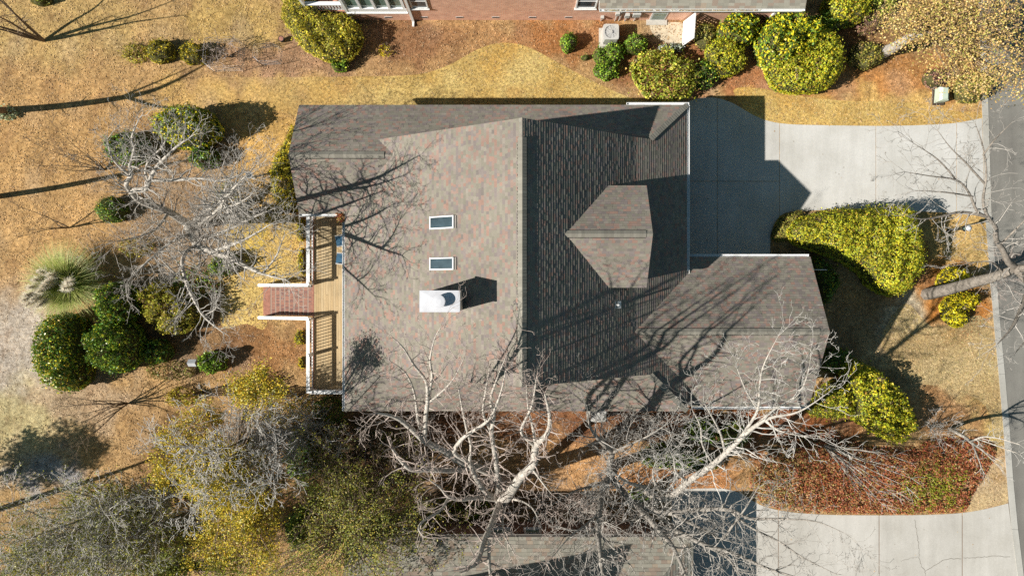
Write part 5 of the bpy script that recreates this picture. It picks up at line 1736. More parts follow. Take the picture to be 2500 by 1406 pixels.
# red ground cover bed along the lower drive: too many leaves to count
rng = np.random.default_rng(77)
bed = [XY(*p) for p in smooth([(1850, 1130), (1900, 1085), (1960, 1045), (2030, 1050), (2100, 1080), (2200, 1090), (2300, 1065), (2360, 1060), (2420, 1075), (2430, 1110), (2405, 1160), (2370, 1215), (2355, 1246), (2280, 1253), (2150, 1255), (2000, 1252), (1920, 1245), (1865, 1232), (1835, 1205), (1825, 1170)], 5)]
BA = np.array(bed)
P2 = rng.uniform(BA.min(0) - .3, BA.max(0) + .3, (50000, 2))
P2 = P2 + rng.normal(0, .02, P2.shape)
P2 = P2[inpoly(P2[:, 0], P2[:, 1], bed)]
dd_ = polydist(P2[:, 0], P2[:, 1], bed)
keep = rng.random(len(P2)) < np.clip(.25 + dd_ / .35, 0, 1) * np.clip(.85 + .55 * lump(P2[:, 0], P2[:, 1], 55, .8), .25, 1)
P2 = P2[keep]; dd_ = dd_[keep]
z = .05 + .28 * np.clip(dd_ / .5, 0, 1) * (1 + .35 * lump(P2[:, 0], P2[:, 1], 5, .7)) * rng.uniform(.4, 1, len(P2))
cols = pal_cols(RED, len(P2), rng)
gpx, gpy = 1250 + P2[:, 0] * 42, 703 - P2[:, 1] * 42
gw = np.clip(1.2 - np.hypot((gpx - 2270) / 90, (gpy - 1190) / 60) + .3 * lump(P2[:, 0], P2[:, 1], 8, 1.0), 0, 1) * .75
gsel = rng.random(len(P2)) < gw
cols[gsel] = pal_cols([((.26, .28, .02), 3), ((.34, .32, .03), 2), ((.18, .20, .02), 2)], gsel.sum(), rng)
osel = rng.random(len(P2)) < np.clip((2000 - gpx) / 200 + .1 * lump(P2[:, 0], P2[:, 1], 9, 1), 0, .5)
cols[osel] = pal_cols(GOLD, osel.sum(), rng)
vv, q, cc = leaf_quads(np.column_stack([P2, z]), rng.normal(0, .5, (len(P2), 3)) + (-.1, 0, .9), np.full(len(P2), .11), .6, cols, rng)
gc = place("ground_cover", array_mesh("ground_cover", vv, q, M['leaf'], cc))
tag(gc, "rust red leafy ground cover filling the bed above the lower driveway", "ground cover", kind="stuff")

# fallen leaves over the whole yard
n = 190000
P2 = np.column_stack([rng.uniform(-31, 28.5, n), rng.uniform(-17.5, 17.3, n)])
gpx, gpy = 1250 + P2[:, 0] * 42, 703 - P2[:, 1] * 42
den = np.full(n, .85)
lawnN = [XY(*p) for p in LAWN_N]
den[inpoly(P2[:, 0], P2[:, 1], lawnN)] = .06
den[inpoly(P2[:, 0], P2[:, 1], drive_poly)] = .004
den[inpoly(P2[:, 0], P2[:, 1], [XY(*p) for p in drive2_px])] = .003
den[(P2[:, 0] > 8) & (P2[:, 0] < 28) & (gpy > 215) & (gpy < 310) & (gpx > 1700)] *= .5
for (x0, x1, y0, y1) in ((xw + .3, xe, ysE + .4, ynE - .4), (xwing + .3, xw + .4, yws + .4, ynE - .4), (xe - .5, xg - .3, ygs + .4, ygn - .4), (dx0 - .05, dx1, dyS, dyN), (-14.7, -11.2, st_s, st_n), (sx0 + .3, sx1 - .3, -30, sy - .4), (-11.6, 15.5, NY, 40)):
    den[(P2[:, 0] > x0) & (P2[:, 0] < x1) & (P2[:, 1] > y0) & (P2[:, 1] < y1)] = 0
edge = np.interp(-P2[:, 1], [-k[1] for k in kl], [k[0] for k in kl])
den[P2[:, 0] > edge - .05] = .004
den[(np.hypot(gpx - 40, (gpy - 880) * .6) < 110)] *= .15
den *= np.clip(.75 + .5 * lump(P2[:, 0], P2[:, 1], 21, 2.2), .1, 1)
P2 = P2[rng.random(n) < den]
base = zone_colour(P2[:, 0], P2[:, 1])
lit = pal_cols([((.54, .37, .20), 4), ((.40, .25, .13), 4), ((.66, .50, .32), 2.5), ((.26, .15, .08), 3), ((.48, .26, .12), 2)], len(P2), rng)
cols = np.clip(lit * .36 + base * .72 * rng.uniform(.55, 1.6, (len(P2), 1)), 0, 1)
vv, q, cc = leaf_quads(np.column_stack([P2, rng.uniform(.008, .026, len(P2))]), rng.normal(0, .26, (len(P2), 3)) + (0, 0, 1), np.full(len(P2), .085), .65, cols, rng)
fl = place("fallen_leaves", array_mesh("fallen_leaves", vv, q, M['leaf_dry'], cc))
tag(fl, "dry brown leaves scattered over the yards and beds", "leaves", kind="stuff")

# dormant grass tufts on the turf
n = 52000
P2 = np.column_stack([rng.uniform(-18, 28, n), rng.uniform(-14, 14.5, n)])
inside = np.zeros(n, bool)
for o in bpy.data.objects:
    pass
LS = [LAWN_N,
      smooth([(1790, 222), (1850, 216), (1910, 226), (1990, 240), (2090, 248), (2200, 249), (2270, 258), (2330, 272), (2390, 276), (2390, 298), (2300, 300), (2100, 304), (1950, 302), (1850, 282)], 4),
      smooth([(2320, 545), (2400, 532), (2405, 600), (2412, 640), (2350, 636), (2300, 620), (2290, 580)], 4),
      smooth([(2150, 830), (2210, 740), (2280, 800), (2390, 770), (2422, 830), (2434, 940), (2446, 1050), (2428, 1060), (2405, 990), (2330, 950), (2230, 930), (2180, 880)], 4),
      smooth([(560, 690), (600, 640), (650, 590), (690, 545), (735, 540), (738, 690), (655, 700), (650, 800), (600, 790), (545, 800), (540, 740)], 4)]
for L_ in LS:
    inside |= inpoly(P2[:, 0], P2[:, 1], [XY(*p) for p in L_])
inside &= ~((P2[:, 0] > xwing) & (P2[:, 0] < xe) & (P2[:, 1] < ynE - .3) & (P2[:, 1] > -8))
inside &= ~inpoly(P2[:, 0], P2[:, 1], drive_poly)
inside &= rng.random(n) < np.clip((1250 + P2[:, 0] * 42 - 480) / 500, .1, 1)
P2 = P2[inside]
n = len(P2)
k = 5
P3_ = np.repeat(P2, k, axis=0) + rng.normal(0, .05, (n * k, 2))
az = rng.uniform(0, 6.28, n * k); tl_ = rng.uniform(.03, .07, n * k); ln = rng.uniform(.02, .07, n * k)
b0_ = np.column_stack([P3_, np.full(n * k, .004)])
tip = b0_ + np.column_stack([np.cos(az) * ln, np.sin(az) * ln, tl_])
wd = np.column_stack([-np.sin(az), np.cos(az), np.zeros(n * k)]) * .012
vv = np.stack([b0_ - wd, b0_ + wd, tip], 1).reshape(-1, 3)
cc = np.repeat(pal_cols([((.52, .40, .19), 4), ((.46, .33, .15), 3), ((.62, .51, .29), 2), ((.40, .37, .14), 1.8)], n * k, rng), 3, axis=0)
gr = place("grass", array_mesh("grass", vv, np.arange(3 * n * k).reshape(-1, 3), M['leaf_dry'], cc, 3))
tag(gr, "short dormant straw coloured grass on the lawn strips", "grass", kind="stuff")

# ------------------------------------------------------------------ pampas grass
rng = np.random.default_rng(5)
c = V(190, 690, 0)
t = thing("pampas_grass", "pampas grass clump with cream plumes in the open yard", "grass clump", c)
nb_ = 5200
az = rng.uniform(0, 2 * np.pi, nb_); L = rng.uniform(1.8, 3.3, nb_); lean = rng.uniform(.25, 1.1, nb_)
pts = []
for s in np.linspace(0, 1, 5):
    r_ = .25 * rng.random(nb_) * (1 - s) + L * .80 * s ** 1.25 * lean
    zz = L * 1.05 * (s - .62 * lean * s ** 2.2)
    pts.append(np.column_stack([c[0] + np.cos(az) * r_, c[1] + np.sin(az) * r_, np.maximum(zz, .02)]))
sidev = np.column_stack([-np.sin(az), np.cos(az), np.zeros(nb_)])
vv = []
for i, p_ in enumerate(pts):
    w_ = (.013 * (1 - i / 4.6))
    vv += [p_ - sidev * w_, p_ + sidev * w_]
vv = np.stack(vv, 1).reshape(-1, 3)
b_ = (np.arange(nb_) * 10)[:, None]
q = np.concatenate([b_ + np.array([[2 * i, 2 * i + 1, 2 * i + 3, 2 * i + 2]]) for i in range(4)], 0)
cc = np.repeat(pal_cols([((.46, .50, .13), 4), ((.32, .42, .09), 4), ((.62, .56, .24), 3), ((.20, .28, .06), 2)], nb_, rng), 10, axis=0)
place("blades", array_mesh("blades", vv, q, M['leaf'], cc), t)
tips = [(60, 722), (72, 702), (85, 684), (98, 664), (112, 690), (165, 690), (158, 704), (66, 744), (95, 712), (80, 730), (120, 672), (56, 734), (104, 700), (90, 748)]
for i, (px, py) in enumerate(tips):
    tip = np.array(V(px, py, 2.4 if i not in (5, 6) else 2.9)); root = np.array([c[0], c[1], .3])
    d_ = tip - root; m_ = root + d_ * .66
    segs = [(tuple(root), tuple(m_), .012, .008)]
    o_ = place("plume_stalk", seg_mesh("plume_stalk", segs, M['twig'], 4), t)
    nn_ = 900
    s = rng.random(nn_) ** .8
    pc = m_ + (tip - m_) * s[:, None]
    fl_ = rng.normal(0, .12, (nn_, 3)) * (1 - np.abs(s - .4))[:, None] * 1.3
    dirv = d_ / np.linalg.norm(d_)
    a_ = pc; e_ = pc + fl_ + dirv * .16
    sd2 = np.cross(dirv, fl_ + 1e-6); sd2 /= np.linalg.norm(sd2, axis=1, keepdims=True)
    v4 = np.stack([a_ - sd2 * .006, a_ + sd2 * .006, e_ + sd2 * .006, e_ - sd2 * .006], 1).reshape(-1, 3)
    place("plume", array_mesh("plume", v4, np.arange(4 * nn_).reshape(-1, 4), M['plume'], np.repeat(pal_cols([((.90, .84, .72), 3), ((.80, .70, .55), 1)], nn_, rng, .1), 4, axis=0)), t)

# ------------------------------------------------------------------ bare trees
T1 = [
    [(463, 556, 0, .30), (458, 548, .8, .26), (448, 540, 1.6, .23), (412, 518, 2.8, .20), (347, 492, 4.2, .18), (322, 470, 5.2, .16), (330, 464, 5.5, .15), (355, 462, 5.8, .13), (368, 435, 6.5, .11), (385, 405, 7.1, .09), (430, 360, 7.9, .06), (465, 335, 8.4, .03)],
    [(322, 470, 5.2, .13), (308, 450, 5.9, .12), (322, 425, 6.5, .10), (317, 400, 6.9, .08), (328, 365, 7.4, .07), (322, 335, 7.9, .05), (340, 290, 8.5, .02)],
    [(317, 428, 6.4, .08), (290, 405, 6.8, .06), (272, 380, 7.2, .05), (262, 340, 7.7, .02)],
    [(368, 440, 6.4, .09), (420, 440, 6.5, .08), (490, 436, 6.8, .06), (540, 442, 6.9, .05), (600, 420, 7.2, .02)],
    [(365, 445, 6.3, .07), (355, 420, 6.8, .06), (365, 390, 7.2, .05), (395, 360, 7.6, .04), (410, 330, 8.0, .02)],
    [(458, 548, .8, .24), (467, 575, 2.6, .20), (484, 600, 4.2, .18), (520, 615, 5.4, .16), (555, 628, 6.2, .13), (600, 650, 6.8, .09), (640, 668, 7.2, .06), (700, 684, 7.6, .03)],
    [(520, 613, 5.4, .10), (560, 600, 6.3, .08), (610, 578, 7.0, .05), (660, 548, 7.5, .02)],
    [(640, 668, 7.1, .05), (672, 630, 7.4, .04), (688, 590, 7.6, .02)],
    [(484, 600, 4.0, .12), (458, 612, 5.0, .10), (445, 640, 5.6, .09), (455, 690, 6.2, .08), (475, 735, 6.8, .06), (500, 775, 7.3, .05), (545, 812, 7.6, .02)],
    [(500, 770, 7.2, .04), (525, 755, 7.4, .03), (528, 740, 7.6, .02)],
    [(464, 552, 1.2, .16), (500, 520, 3.4, .13), (545, 490, 5.0, .10), (580, 460, 6.0, .06), (625, 400, 6.8, .02)],
    [(535, 495, 4.8, .07), (560, 440, 6.0, .05), (575, 400, 6.8, .03), (600, 365, 7.2, .015)],
    [(480, 590, 3.6, .10), (560, 560, 5.2, .07), (620, 530, 6.0, .05), (680, 505, 6.8, .02)],
    [(470, 570, 2.6, .09), (420, 590, 4.0, .07), (360, 640, 5.0, .05), (310, 690, 5.8, .02)],
    [(455, 690, 6.0, .05), (420, 660, 6.4, .04), (380, 620, 6.8, .02)],
    [(412, 518, 2.8, .09), (380, 560, 4.0, .06), (330, 580, 5.0, .04), (280, 590, 5.8, .02)],
]
T1.append([(463, 556, 0, .19), (485, 548, 2.4, .17), (515, 530, 4.4, .14), (538, 508, 6.2, .115), (552, 485, 7.6, .085), (575, 455, 8.6, .05), (600, 430, 9.2, .02)])
T1.append([(538, 508, 6.2, .07), (575, 500, 7.4, .05), (610, 480, 8.4, .02)])
T1 = [[(a, b, h * (1.3 if i in (5, 6, 7, 8, 9, 12, 13, 14, 16, 17) else 1.02), r) for a, b, h, r in l] for i, l in enumerate(T1)]
bare_tree("gnarled grey tree with tangled twigs in the back yard, left of the deck", T1, 201, 'bark', 'twig_grey', .16, (.8, 1.7), 3, .24, .02, dens=.93, rmin=.0065)

T10 = [
    [(1230, 1172, 0, .30), (1229, 1185, 1.4, .27), (1226, 1205, 2.9, .24), (1224, 1222, 4.0, .21), (1240, 1210, 4.8, .17), (1270, 1165, 6.0, .14), (1302, 1132, 7.2, .12), (1308, 1088, 8.2, .10), (1335, 1060, 9.2, .07), (1342, 1020, 10, .05), (1330, 960, 10.8, .02)],
    [(1308, 1088, 8.2, .08), (1290, 1075, 8.6, .07), (1272, 1052, 9.0, .06), (1285, 1020, 9.6, .05), (1300, 985, 10.2, .04), (1310, 920, 10.9, .02)],
    [(1306, 1080, 8.4, .06), (1300, 1040, 9.2, .05), (1290, 1000, 9.9, .035), (1285, 940, 10.8, .02)],
    [(1224, 1215, 3.8, .15), (1190, 1205, 4.8, .13), (1162, 1165, 6.0, .12), (1145, 1130, 7.0, .10), (1110, 1105, 7.8, .09), (1122, 1078, 8.4, .08), (1145, 1058, 8.8, .07), (1185, 1032, 9.4, .06), (1205, 1005, 9.9, .05), (1225, 950, 10.6, .03), (1235, 900, 11.2, .015)],
    [(1145, 1130, 7.0, .07), (1150, 1090, 8.0, .06), (1140, 1050, 8.8, .05), (1130, 1005, 9.4, .04), (1120, 950, 10.2, .02)],
    [(1226, 1200, 2.8, .16), (1217, 1180, 4.6, .14), (1213, 1140, 6.0, .12), (1206, 1095, 7.4, .10), (1200, 1055, 8.4, .09), (1206, 1015, 9.2, .07), (1198, 975, 9.9, .06), (1215, 920, 10.6, .03), (1240, 860, 11.3, .015)],
    [(1200, 1055, 8.4, .06), (1180, 1010, 9.2, .05), (1185, 960, 9.9, .04), (1195, 900, 10.7, .02)],
    [(1229, 1182, 1.2, .22), (1200, 1155, 3.0, .20), (1160, 1138, 4.6, .18), (1125, 1126, 5.4, .17), (1085, 1100, 6.2, .15), (1040, 1078, 7.0, .13), (1000, 1042, 7.9, .11), (965, 1018, 8.5, .08), (920, 1008, 9.0, .04)],
    [(1036, 1076, 7.0, .10), (1038, 1045, 7.8, .10), (1040, 1010, 8.6, .09), (1044, 975, 9.2, .08), (1040, 930, 9.9, .06), (1010, 890, 10.5, .045), (985, 850, 11.0, .03), (955, 820, 11.4, .012)],
    [(1044, 975, 9.2, .06), (1055, 920, 10.0, .05), (1050, 880, 10.6, .04), (1060, 830, 11.2, .02), (1075, 800, 11.5, .01)],
    [(1030, 1060, 7.2, .07), (1020, 1020, 8.2, .06), (1012, 960, 9.3, .045), (990, 910, 10.2, .03), (950, 880, 10.8, .012)],
    [(1044, 985, 9.0, .05), (1085, 950, 9.9, .035), (1110, 920, 10.4, .02), (1130, 880, 10.9, .01)],
    [(1160, 1140, 4.6, .12), (1100, 1148, 5.6, .11), (1050, 1146, 6.4, .10), (1003, 1145, 7.0, .09), (975, 1118, 7.6, .08), (958, 1095, 8.2, .05)],
    [(1224, 1222, 4.0, .17), (1213, 1245, 5.0, .15), (1196, 1290, 6.4, .14), (1180, 1325, 7.4, .12), (1165, 1370, 8.4, .10), (1145, 1385, 9.0, .06)],
    [(1195, 1320, 7.4, .07), (1194, 1360, 8.2, .07), (1198, 1410, 9.2, .05)],
    [(1222, 1220, 4.0, .12), (1170, 1214, 5.0, .10), (1125, 1218, 5.8, .09), (1095, 1212, 6.2, .07), (1075, 1190, 6.8, .05), (1050, 1172, 7.2, .02)],
    [(1095, 1214, 6.0, .06), (1075, 1245, 6.8, .05), (1035, 1270, 7.6, .05), (1022, 1290, 8.0, .04), (1035, 1310, 8.4, .02)],
    [(1232, 1228, 4.2, .07), (1228, 1260, 5.4, .05), (1230, 1300, 6.6, .04), (1255, 1350, 7.8, .015)],
    [(1235, 1215, 4.4, .07), (1270, 1222, 5.2, .05), (1300, 1240, 6.0, .035), (1320, 1280, 6.8, .015)],
    [(1298, 1142, 7.0, .05), (1315, 1165, 7.4, .04), (1330, 1185, 7.8, .03), (1346, 1205, 8.2, .01)],
]
T10 = [[(a, b, h * 1.28, r * (1.55 if i == 0 else 1.1)) for a, b, h, r in l] for i, l in enumerate(T10)]
bare_tree("tall pale barked tree with bright white limbs below the house's lower eave", T10, 202, 'bark', 'twig_red', .24, (.6, 1.4), 3, .22, .03, dens=.72, rmin=.007)

T11 = [
    [(1500, 1135, 0, .30), (1496, 1150, 1.8, .27), (1488, 1165, 3.2, .22), (1472, 1190, 4.4, .18), (1464, 1240, 5.8, .16), (1460, 1290, 7.0, .14), (1465, 1345, 8.2, .10), (1472, 1410, 9.4, .06)],
    [(1490, 1160, 3.0, .18), (1488, 1135, 4.2, .16), (1494, 1108, 5.2, .15), (1480, 1090, 6.0, .13), (1458, 1068, 6.8, .10), (1440, 1040, 7.6, .05), (1435, 1010, 8.2, .02)],
    [(1494, 1105, 5.4, .08), (1530, 1088, 6.4, .06), (1580, 1065, 7.4, .04), (1620, 1040, 8.2, .02)],
    [(1490, 1165, 3.0, .18), (1515, 1195, 4.2, .17), (1545, 1228, 5.2, .16), (1575, 1255, 6.2, .14), (1605, 1290, 7.2, .13), (1640, 1330, 8.2, .11), (1660, 1370, 9.0, .08), (1680, 1420, 9.8, .05)],
    [(1545, 1228, 5.2, .12), (1590, 1246, 6.0, .13), (1640, 1252, 6.6, .13), (1700, 1244, 7.2, .11), (1780, 1244, 8.0, .09), (1830, 1265, 8.6, .07), (1900, 1266, 9.2, .05), (1990, 1272, 9.8, .03), (2060, 1300, 10.3, .012)],
    [(1640, 1252, 6.6, .09), (1690, 1280, 7.4, .09), (1740, 1305, 8.0, .08), (1765, 1315, 8.4, .06), (1790, 1280, 8.9, .05), (1820, 1240, 9.3, .035), (1850, 1190, 9.8, .015)],
    [(1605, 1285, 7.0, .10), (1660, 1300, 7.8, .11), (1720, 1330, 8.6, .10), (1790, 1350, 9.2, .08), (1870, 1385, 9.9, .06), (1950, 1410, 10.5, .03)],
    [(1720, 1330, 8.6, .07), (1780, 1365, 9.3, .05), (1810, 1420, 9.9, .03)],
    [(1780, 1244, 8.0, .06), (1830, 1285, 8.8, .05), (1900, 1320, 9.5, .04), (1960, 1360, 10.1, .03), (2040, 1400, 10.7, .012)],
    [(1490, 1168, 3.2, .09), (1450, 1185, 4.6, .07), (1410, 1195, 5.8, .05), (1370, 1215, 6.8, .02)],
    [(1462, 1250, 6.0, .07), (1430, 1280, 7.0, .05), (1390, 1310, 7.9, .04), (1340, 1370, 8.9, .015)],
    [(1460, 1300, 7.2, .06), (1500, 1340, 8.2, .05), (1540, 1380, 9.0, .03), (1560, 1420, 9.6, .01)],
]
bare_tree("large many limbed bare tree whose limbs reach over the lower driveway", T11, 203, 'bark_grey', 'twig_grey', .28, (1.0, 2.3), 3, .24, .03, dens=.85, rmin=.0065)

T12 = [
    [(1578, 1198, 0, .24), (1585, 1203, 1.6, .22), (1600, 1210, 3.0, .20), (1625, 1214, 4.2, .19), (1655, 1198, 5.2, .17), (1690, 1168, 6.2, .16), (1745, 1130, 7.4, .14), (1790, 1088, 8.4, .12), (1830, 1050, 9.2, .10), (1880, 1020, 9.8, .07), (1950, 1005, 10.3, .04), (2020, 960, 10.8, .012)],
    [(1790, 1088, 8.4, .09), (1820, 1050, 9.1, .07), (1850, 1000, 9.8, .06), (1855, 940, 10.4, .045), (1865, 890, 11, .03), (1900, 820, 11.6, .01)],
    [(1840, 1042, 9.2, .07), (1890, 1000, 9.9, .05), (1950, 960, 10.5, .04), (1975, 900, 11, .025), (1980, 850, 11.4, .01)],
    [(1770, 1105, 8.0, .06), (1760, 1060, 8.8, .05), (1740, 1020, 9.5, .04), (1720, 985, 10.0, .02)],
    [(1740, 1132, 7.3, .05), (1715, 1085, 8.2, .045), (1710, 1040, 9.0, .04), (1690, 1000, 9.6, .015)],
    [(1850, 1000, 9.7, .05), (1820, 950, 10.4, .035), (1800, 900, 10.9, .015)],
    [(1870, 1025, 9.7, .05), (1900, 1050, 10.1, .04), (1960, 1065, 10.6, .015)],
    [(1600, 1210, 3.0, .12), (1575, 1190, 4.0, .11), (1540, 1180, 4.8, .09), (1510, 1165, 5.6, .05)],
    [(1600, 1212, 3.2, .12), (1590, 1235, 4.2, .10), (1610, 1255, 5.0, .08), (1645, 1295, 6.2, .05), (1680, 1340, 7.2, .02)],
    [(1625, 1214, 4.2, .08), (1605, 1190, 5.2, .07), (1596, 1170, 6.0, .05), (1594, 1145, 6.6, .02)],
    [(1680, 1175, 6.0, .06), (1650, 1150, 7.0, .05), (1645, 1120, 7.8, .03), (1630, 1090, 8.4, .012)],
]
T12 = [[(a, b, h * 1.12, r) for a, b, h, r in l] for l in T12]
bare_tree("pale bare tree arching over the garage roof", T12, 204, 'bark', 'twig', .32, (.9, 1.9), 3, .22, .03, dens=.85, rmin=.007)

T13 = [
    [(2262, 718, 0, .37), (2290, 712, 1.2, .35), (2330, 702, 2.6, .32), (2380, 688, 4.2, .29), (2430, 675, 5.6, .26), (2475, 655, 6.8, .19), (2462, 640, 7.4, .15), (2448, 610, 8.0, .13), (2432, 585, 8.5, .115), (2430, 555, 9.0, .10), (2412, 530, 9.4, .08), (2400, 490, 9.9, .06), (2408, 430, 10.5, .045), (2400, 360, 11.0, .03), (2380, 300, 11.5, .012)],
    [(2412, 530, 9.4, .07), (2385, 515, 9.7, .06), (2365, 470, 10.1, .05), (2335, 440, 10.5, .04), (2270, 430, 11.0, .025), (2210, 420, 11.4, .01)],
    [(2412, 530, 9.3, .07), (2350, 518, 9.6, .06), (2300, 528, 9.9, .05), (2250, 535, 10.3, .03), (2205, 525, 10.7, .01)],
    [(2335, 440, 10.4, .04), (2290, 390, 10.9, .03), (2230, 350, 11.4, .01)],
    [(2405, 450, 10.3, .05), (2360, 400, 10.9, .035), (2320, 360, 11.3, .02), (2290, 320, 11.6, .01)],
    [(2375, 480, 10.0, .04), (2310, 470, 10.5, .03), (2230, 465, 11.0, .01)],
    [(2400, 380, 10.9, .04), (2430, 340, 11.3, .03), (2470, 300, 11.7, .01)],
    [(2475, 655, 6.8, .20), (2520, 650, 7.8, .17), (2580, 600, 9.0, .12), (2640, 520, 10.2, .06)],
    [(2480, 660, 6.8, .15), (2510, 700, 7.8, .12), (2490, 760, 8.8, .09), (2470, 800, 9.4, .06), (2435, 840, 10.0, .02)],
    [(2480, 660, 6.8, .15), (2540, 720, 8.4, .11), (2560, 820, 9.8, .06)],
    [(2440, 600, 8.2, .06), (2480, 560, 9.0, .04), (2510, 530, 9.6, .02)],
    [(2495, 740, 8.5, .06), (2520, 800, 9.4, .04), (2480, 860, 10.2, .02)],
    [(2450, 668, 6.2, .06), (2420, 640, 6.8, .04), (2380, 640, 7.2, .02)],
]
bare_tree("leaning grey street tree with thick trunk at the road's edge", T13, 205, 'bark_dull', 'twig_grey', .34, (.8, 1.7), 3, .22, .02, start=.45, dens=.75, rmin=.007)

bare_tree("multi stemmed bare tree at the top corner of the back yard", stems(108, 100, 5, 5.5, 1.8, .09, 1, (-.6, .3)), 206, 'bark_brown', 'twig_brown', .6, (.6, 1.2), 1, dens=.8)
bare_tree("tall bare tree at the picture's side casting a long forked shadow", [[(16, 270, 0, .20), (-20, 268, 2, .18), (-80, 255, 4.5, .15), (-120, 230, 6.0, .10), (-190, 160, 8.0, .03)], [(-80, 255, 4.5, .10), (-160, 290, 6.2, .07), (-240, 310, 8.0, .02)], [(-60, 258, 4.0, .07), (-90, 220, 5.4, .05), (-150, 180, 7, .02)]], 207, 'bark_brown', 'twig_brown', .7, (.6, 1.3), 1)
bare_tree("straight bare tree at the side edge, level with the gnarled tree", [[(-4, 480, 0, .16), (-40, 478, 2, .15), (-110, 470, 4.6, .12), (-200, 455, 7.5, .04)]], 208, 'bark_brown', 'twig_brown', .3, (.7, 1.5), 2, start=.5)
bare_tree("small bare sapling in the open yard left of the clipped round shrub", stems(170, 556, 4, 3.2, 1.1, .04, 3, (-.4, .1)), 209, 'bark_brown', 'twig_brown', .6, (.4, .8), 1, dens=.7, hmin=.8)
bare_tree("grey twiggy bush in the yard beside the gnarled tree's shadow", stems(255, 415, 9, 2.4, 1.6, .03, 4, (-1.0, .5)), 210, 'bark_brown', 'twig_brown', .35, (.5, 1.0), 2, hmin=.4, name="bare_bush", cat="bush", group="bare bushes")
bare_tree("fan shaped brown stemmed bush below the dark hedges", stems(314, 984, 12, 3.4, 1.5, .035, 5, (-.9, -.2)), 211, 'bark_brown', 'twig_brown', .7, (.4, .9), 1, dens=.6, hmin=1.0, name="bare_bush", cat="bush", group="bare bushes")
OLV = [((.30, .30, .04), 3), ((.22, .24, .04), 3), ((.38, .34, .05), 2), ((.16, .18, .03), 2)]
bare_tree("twiggy thicket tree at the lower corner, nearest the leaf shadow", stems(330, 1215, 7, 7.0, 2.6, .08, 6, (-.4, -.2)), 212, 'bark_grey', 'twig', .24, (.9, 1.9), 3, dens=.8, rmin=.010, leaves=(2600, OLV, .10))
bare_tree("twiggy thicket tree at the lower edge beside the yellow tree", stems(395, 1275, 7, 6.5, 2.6, .08, 7, (0, -.3)), 213, 'bark_grey', 'twig', .24, (.9, 1.9), 3, dens=.8, rmin=.010, leaves=(3600, OLV, .10))
bare_tree("twiggy thicket tree at the lower corner, farthest out", stems(215, 1290, 7, 6.0, 2.6, .07, 8, (0, .2)), 214, 'bark_grey', 'twig', .24, (.9, 1.9), 3, dens=.8, rmin=.010, leaves=(3000, OLV, .10))
bare_tree("pale bare tree just below the deck's corner, right of the yellow tree", stems(702, 1050, 8, 9.6, 2.5, .08, 9, (.2, .5)), 215, 'bark', 'twig', .22, (.9, 1.9), 3, dens=.85, rmin=.009)
bare_tree("pale bare tree standing within the yellow tree's far side", stems(640, 1080, 6, 9.2, 2.0, .07, 10, (-.2, .4)), 216, 'bark', 'twig', .3, (.9, 1.7), 3, dens=.8, rmin=.009)
bare_tree("brown twiggy bush below the house's lower corner", stems(900, 1075, 9, 3.6, 1.9, .035, 11), 217, 'bark_grey', 'twig_brown', .4, (.6, 1.2), 2, dens=.8, hmin=.6, name="bare_bush", cat="bush", group="bare bushes")
bare_tree("grey twiggy bush under the eave between the two pale trees", stems(1480, 1060, 10, 3.6, 2.0, .035, 12), 218, 'bark_grey', 'twig', .4, (.6, 1.2), 2, dens=.9, hmin=.6, name="bare_bush", cat="bush", group="bare bushes")
bare_tree("grey twiggy bush under the eave, near the garage corner", stems(1600, 1050, 9, 3.2, 1.9, .035, 13), 219, 'bark_grey', 'twig', .4, (.6, 1.2), 2, dens=.9, hmin=.6, name="bare_bush", cat="bush", group="bare bushes")
bare_tree("multi stemmed bare bush rising from the red ground cover", stems(2008, 1085, 14, 4.2, 1.4, .04, 14, (1.6, -.9)), 220, 'bark', 'twig', .6, (.4, .9), 1, dens=.7, hmin=1.2, name="bare_bush", cat="bush", group="bare bushes")
bare_tree("small pale tree leaning to the road beside the red ground cover", [[(2318, 1046, 0, .12), (2335, 1055, 1.2, .11), (2358, 1068, 2.2, .09), (2372, 1080, 2.8, .08), (2400, 1100, 3.8, .05), (2430, 1130, 4.8, .02)], [(2370, 1078, 2.7, .06), (2400, 1066, 3.6, .05), (2440, 1070, 4.6, .04), (2490, 1085, 5.6, .02)], [(2372, 1080, 2.8, .05), (2385, 1110, 3.6, .04), (2400, 1150, 4.4, .015)], [(2390, 1072, 3.2, .04), (2440, 1090, 4.4, .03), (2490, 1108, 5.4, .02)]], 221, 'bark', 'twig', .35, (.5, 1.0), 2, dens=.8)
bare_tree("twiggy bush tangled beside the leaning street trunk", stems(2400, 672, 9, 2.0, 1.1, .025, 16), 222, 'bark_grey', 'twig_red', .4, (.4, .9), 2, hmin=.3, name="bare_bush", cat="bush", group="bare bushes")
bare_tree("reddish bare bush inside the larger wire cage", stems(556, 140, 9, 1.3, .75, .02, 17), 223, 'bark_brown', 'twig_red', .3, (.3, .7), 2, hmin=.2, name="bare_bush", cat="bush", group="bare bushes")
bare_tree("grey bare bush at the foot of the small leaning tree", stems(2265, 1040, 9, 1.5, .9, .02, 18), 224, 'bark_grey', 'twig', .3, (.3, .8), 2, hmin=.2, name="bare_bush", cat="bush", group="bare bushes")
bare_tree("twiggy bush in the gap between tall pale tree and yellow tree", stems(960, 1160, 8, 5.0, 2.0, .05, 19), 225, 'bark_grey', 'twig_brown', .4, (.7, 1.4), 2, dens=.9, leaves=(1500, OLV, .10), name="bare_bush", cat="bush", group="bare bushes")
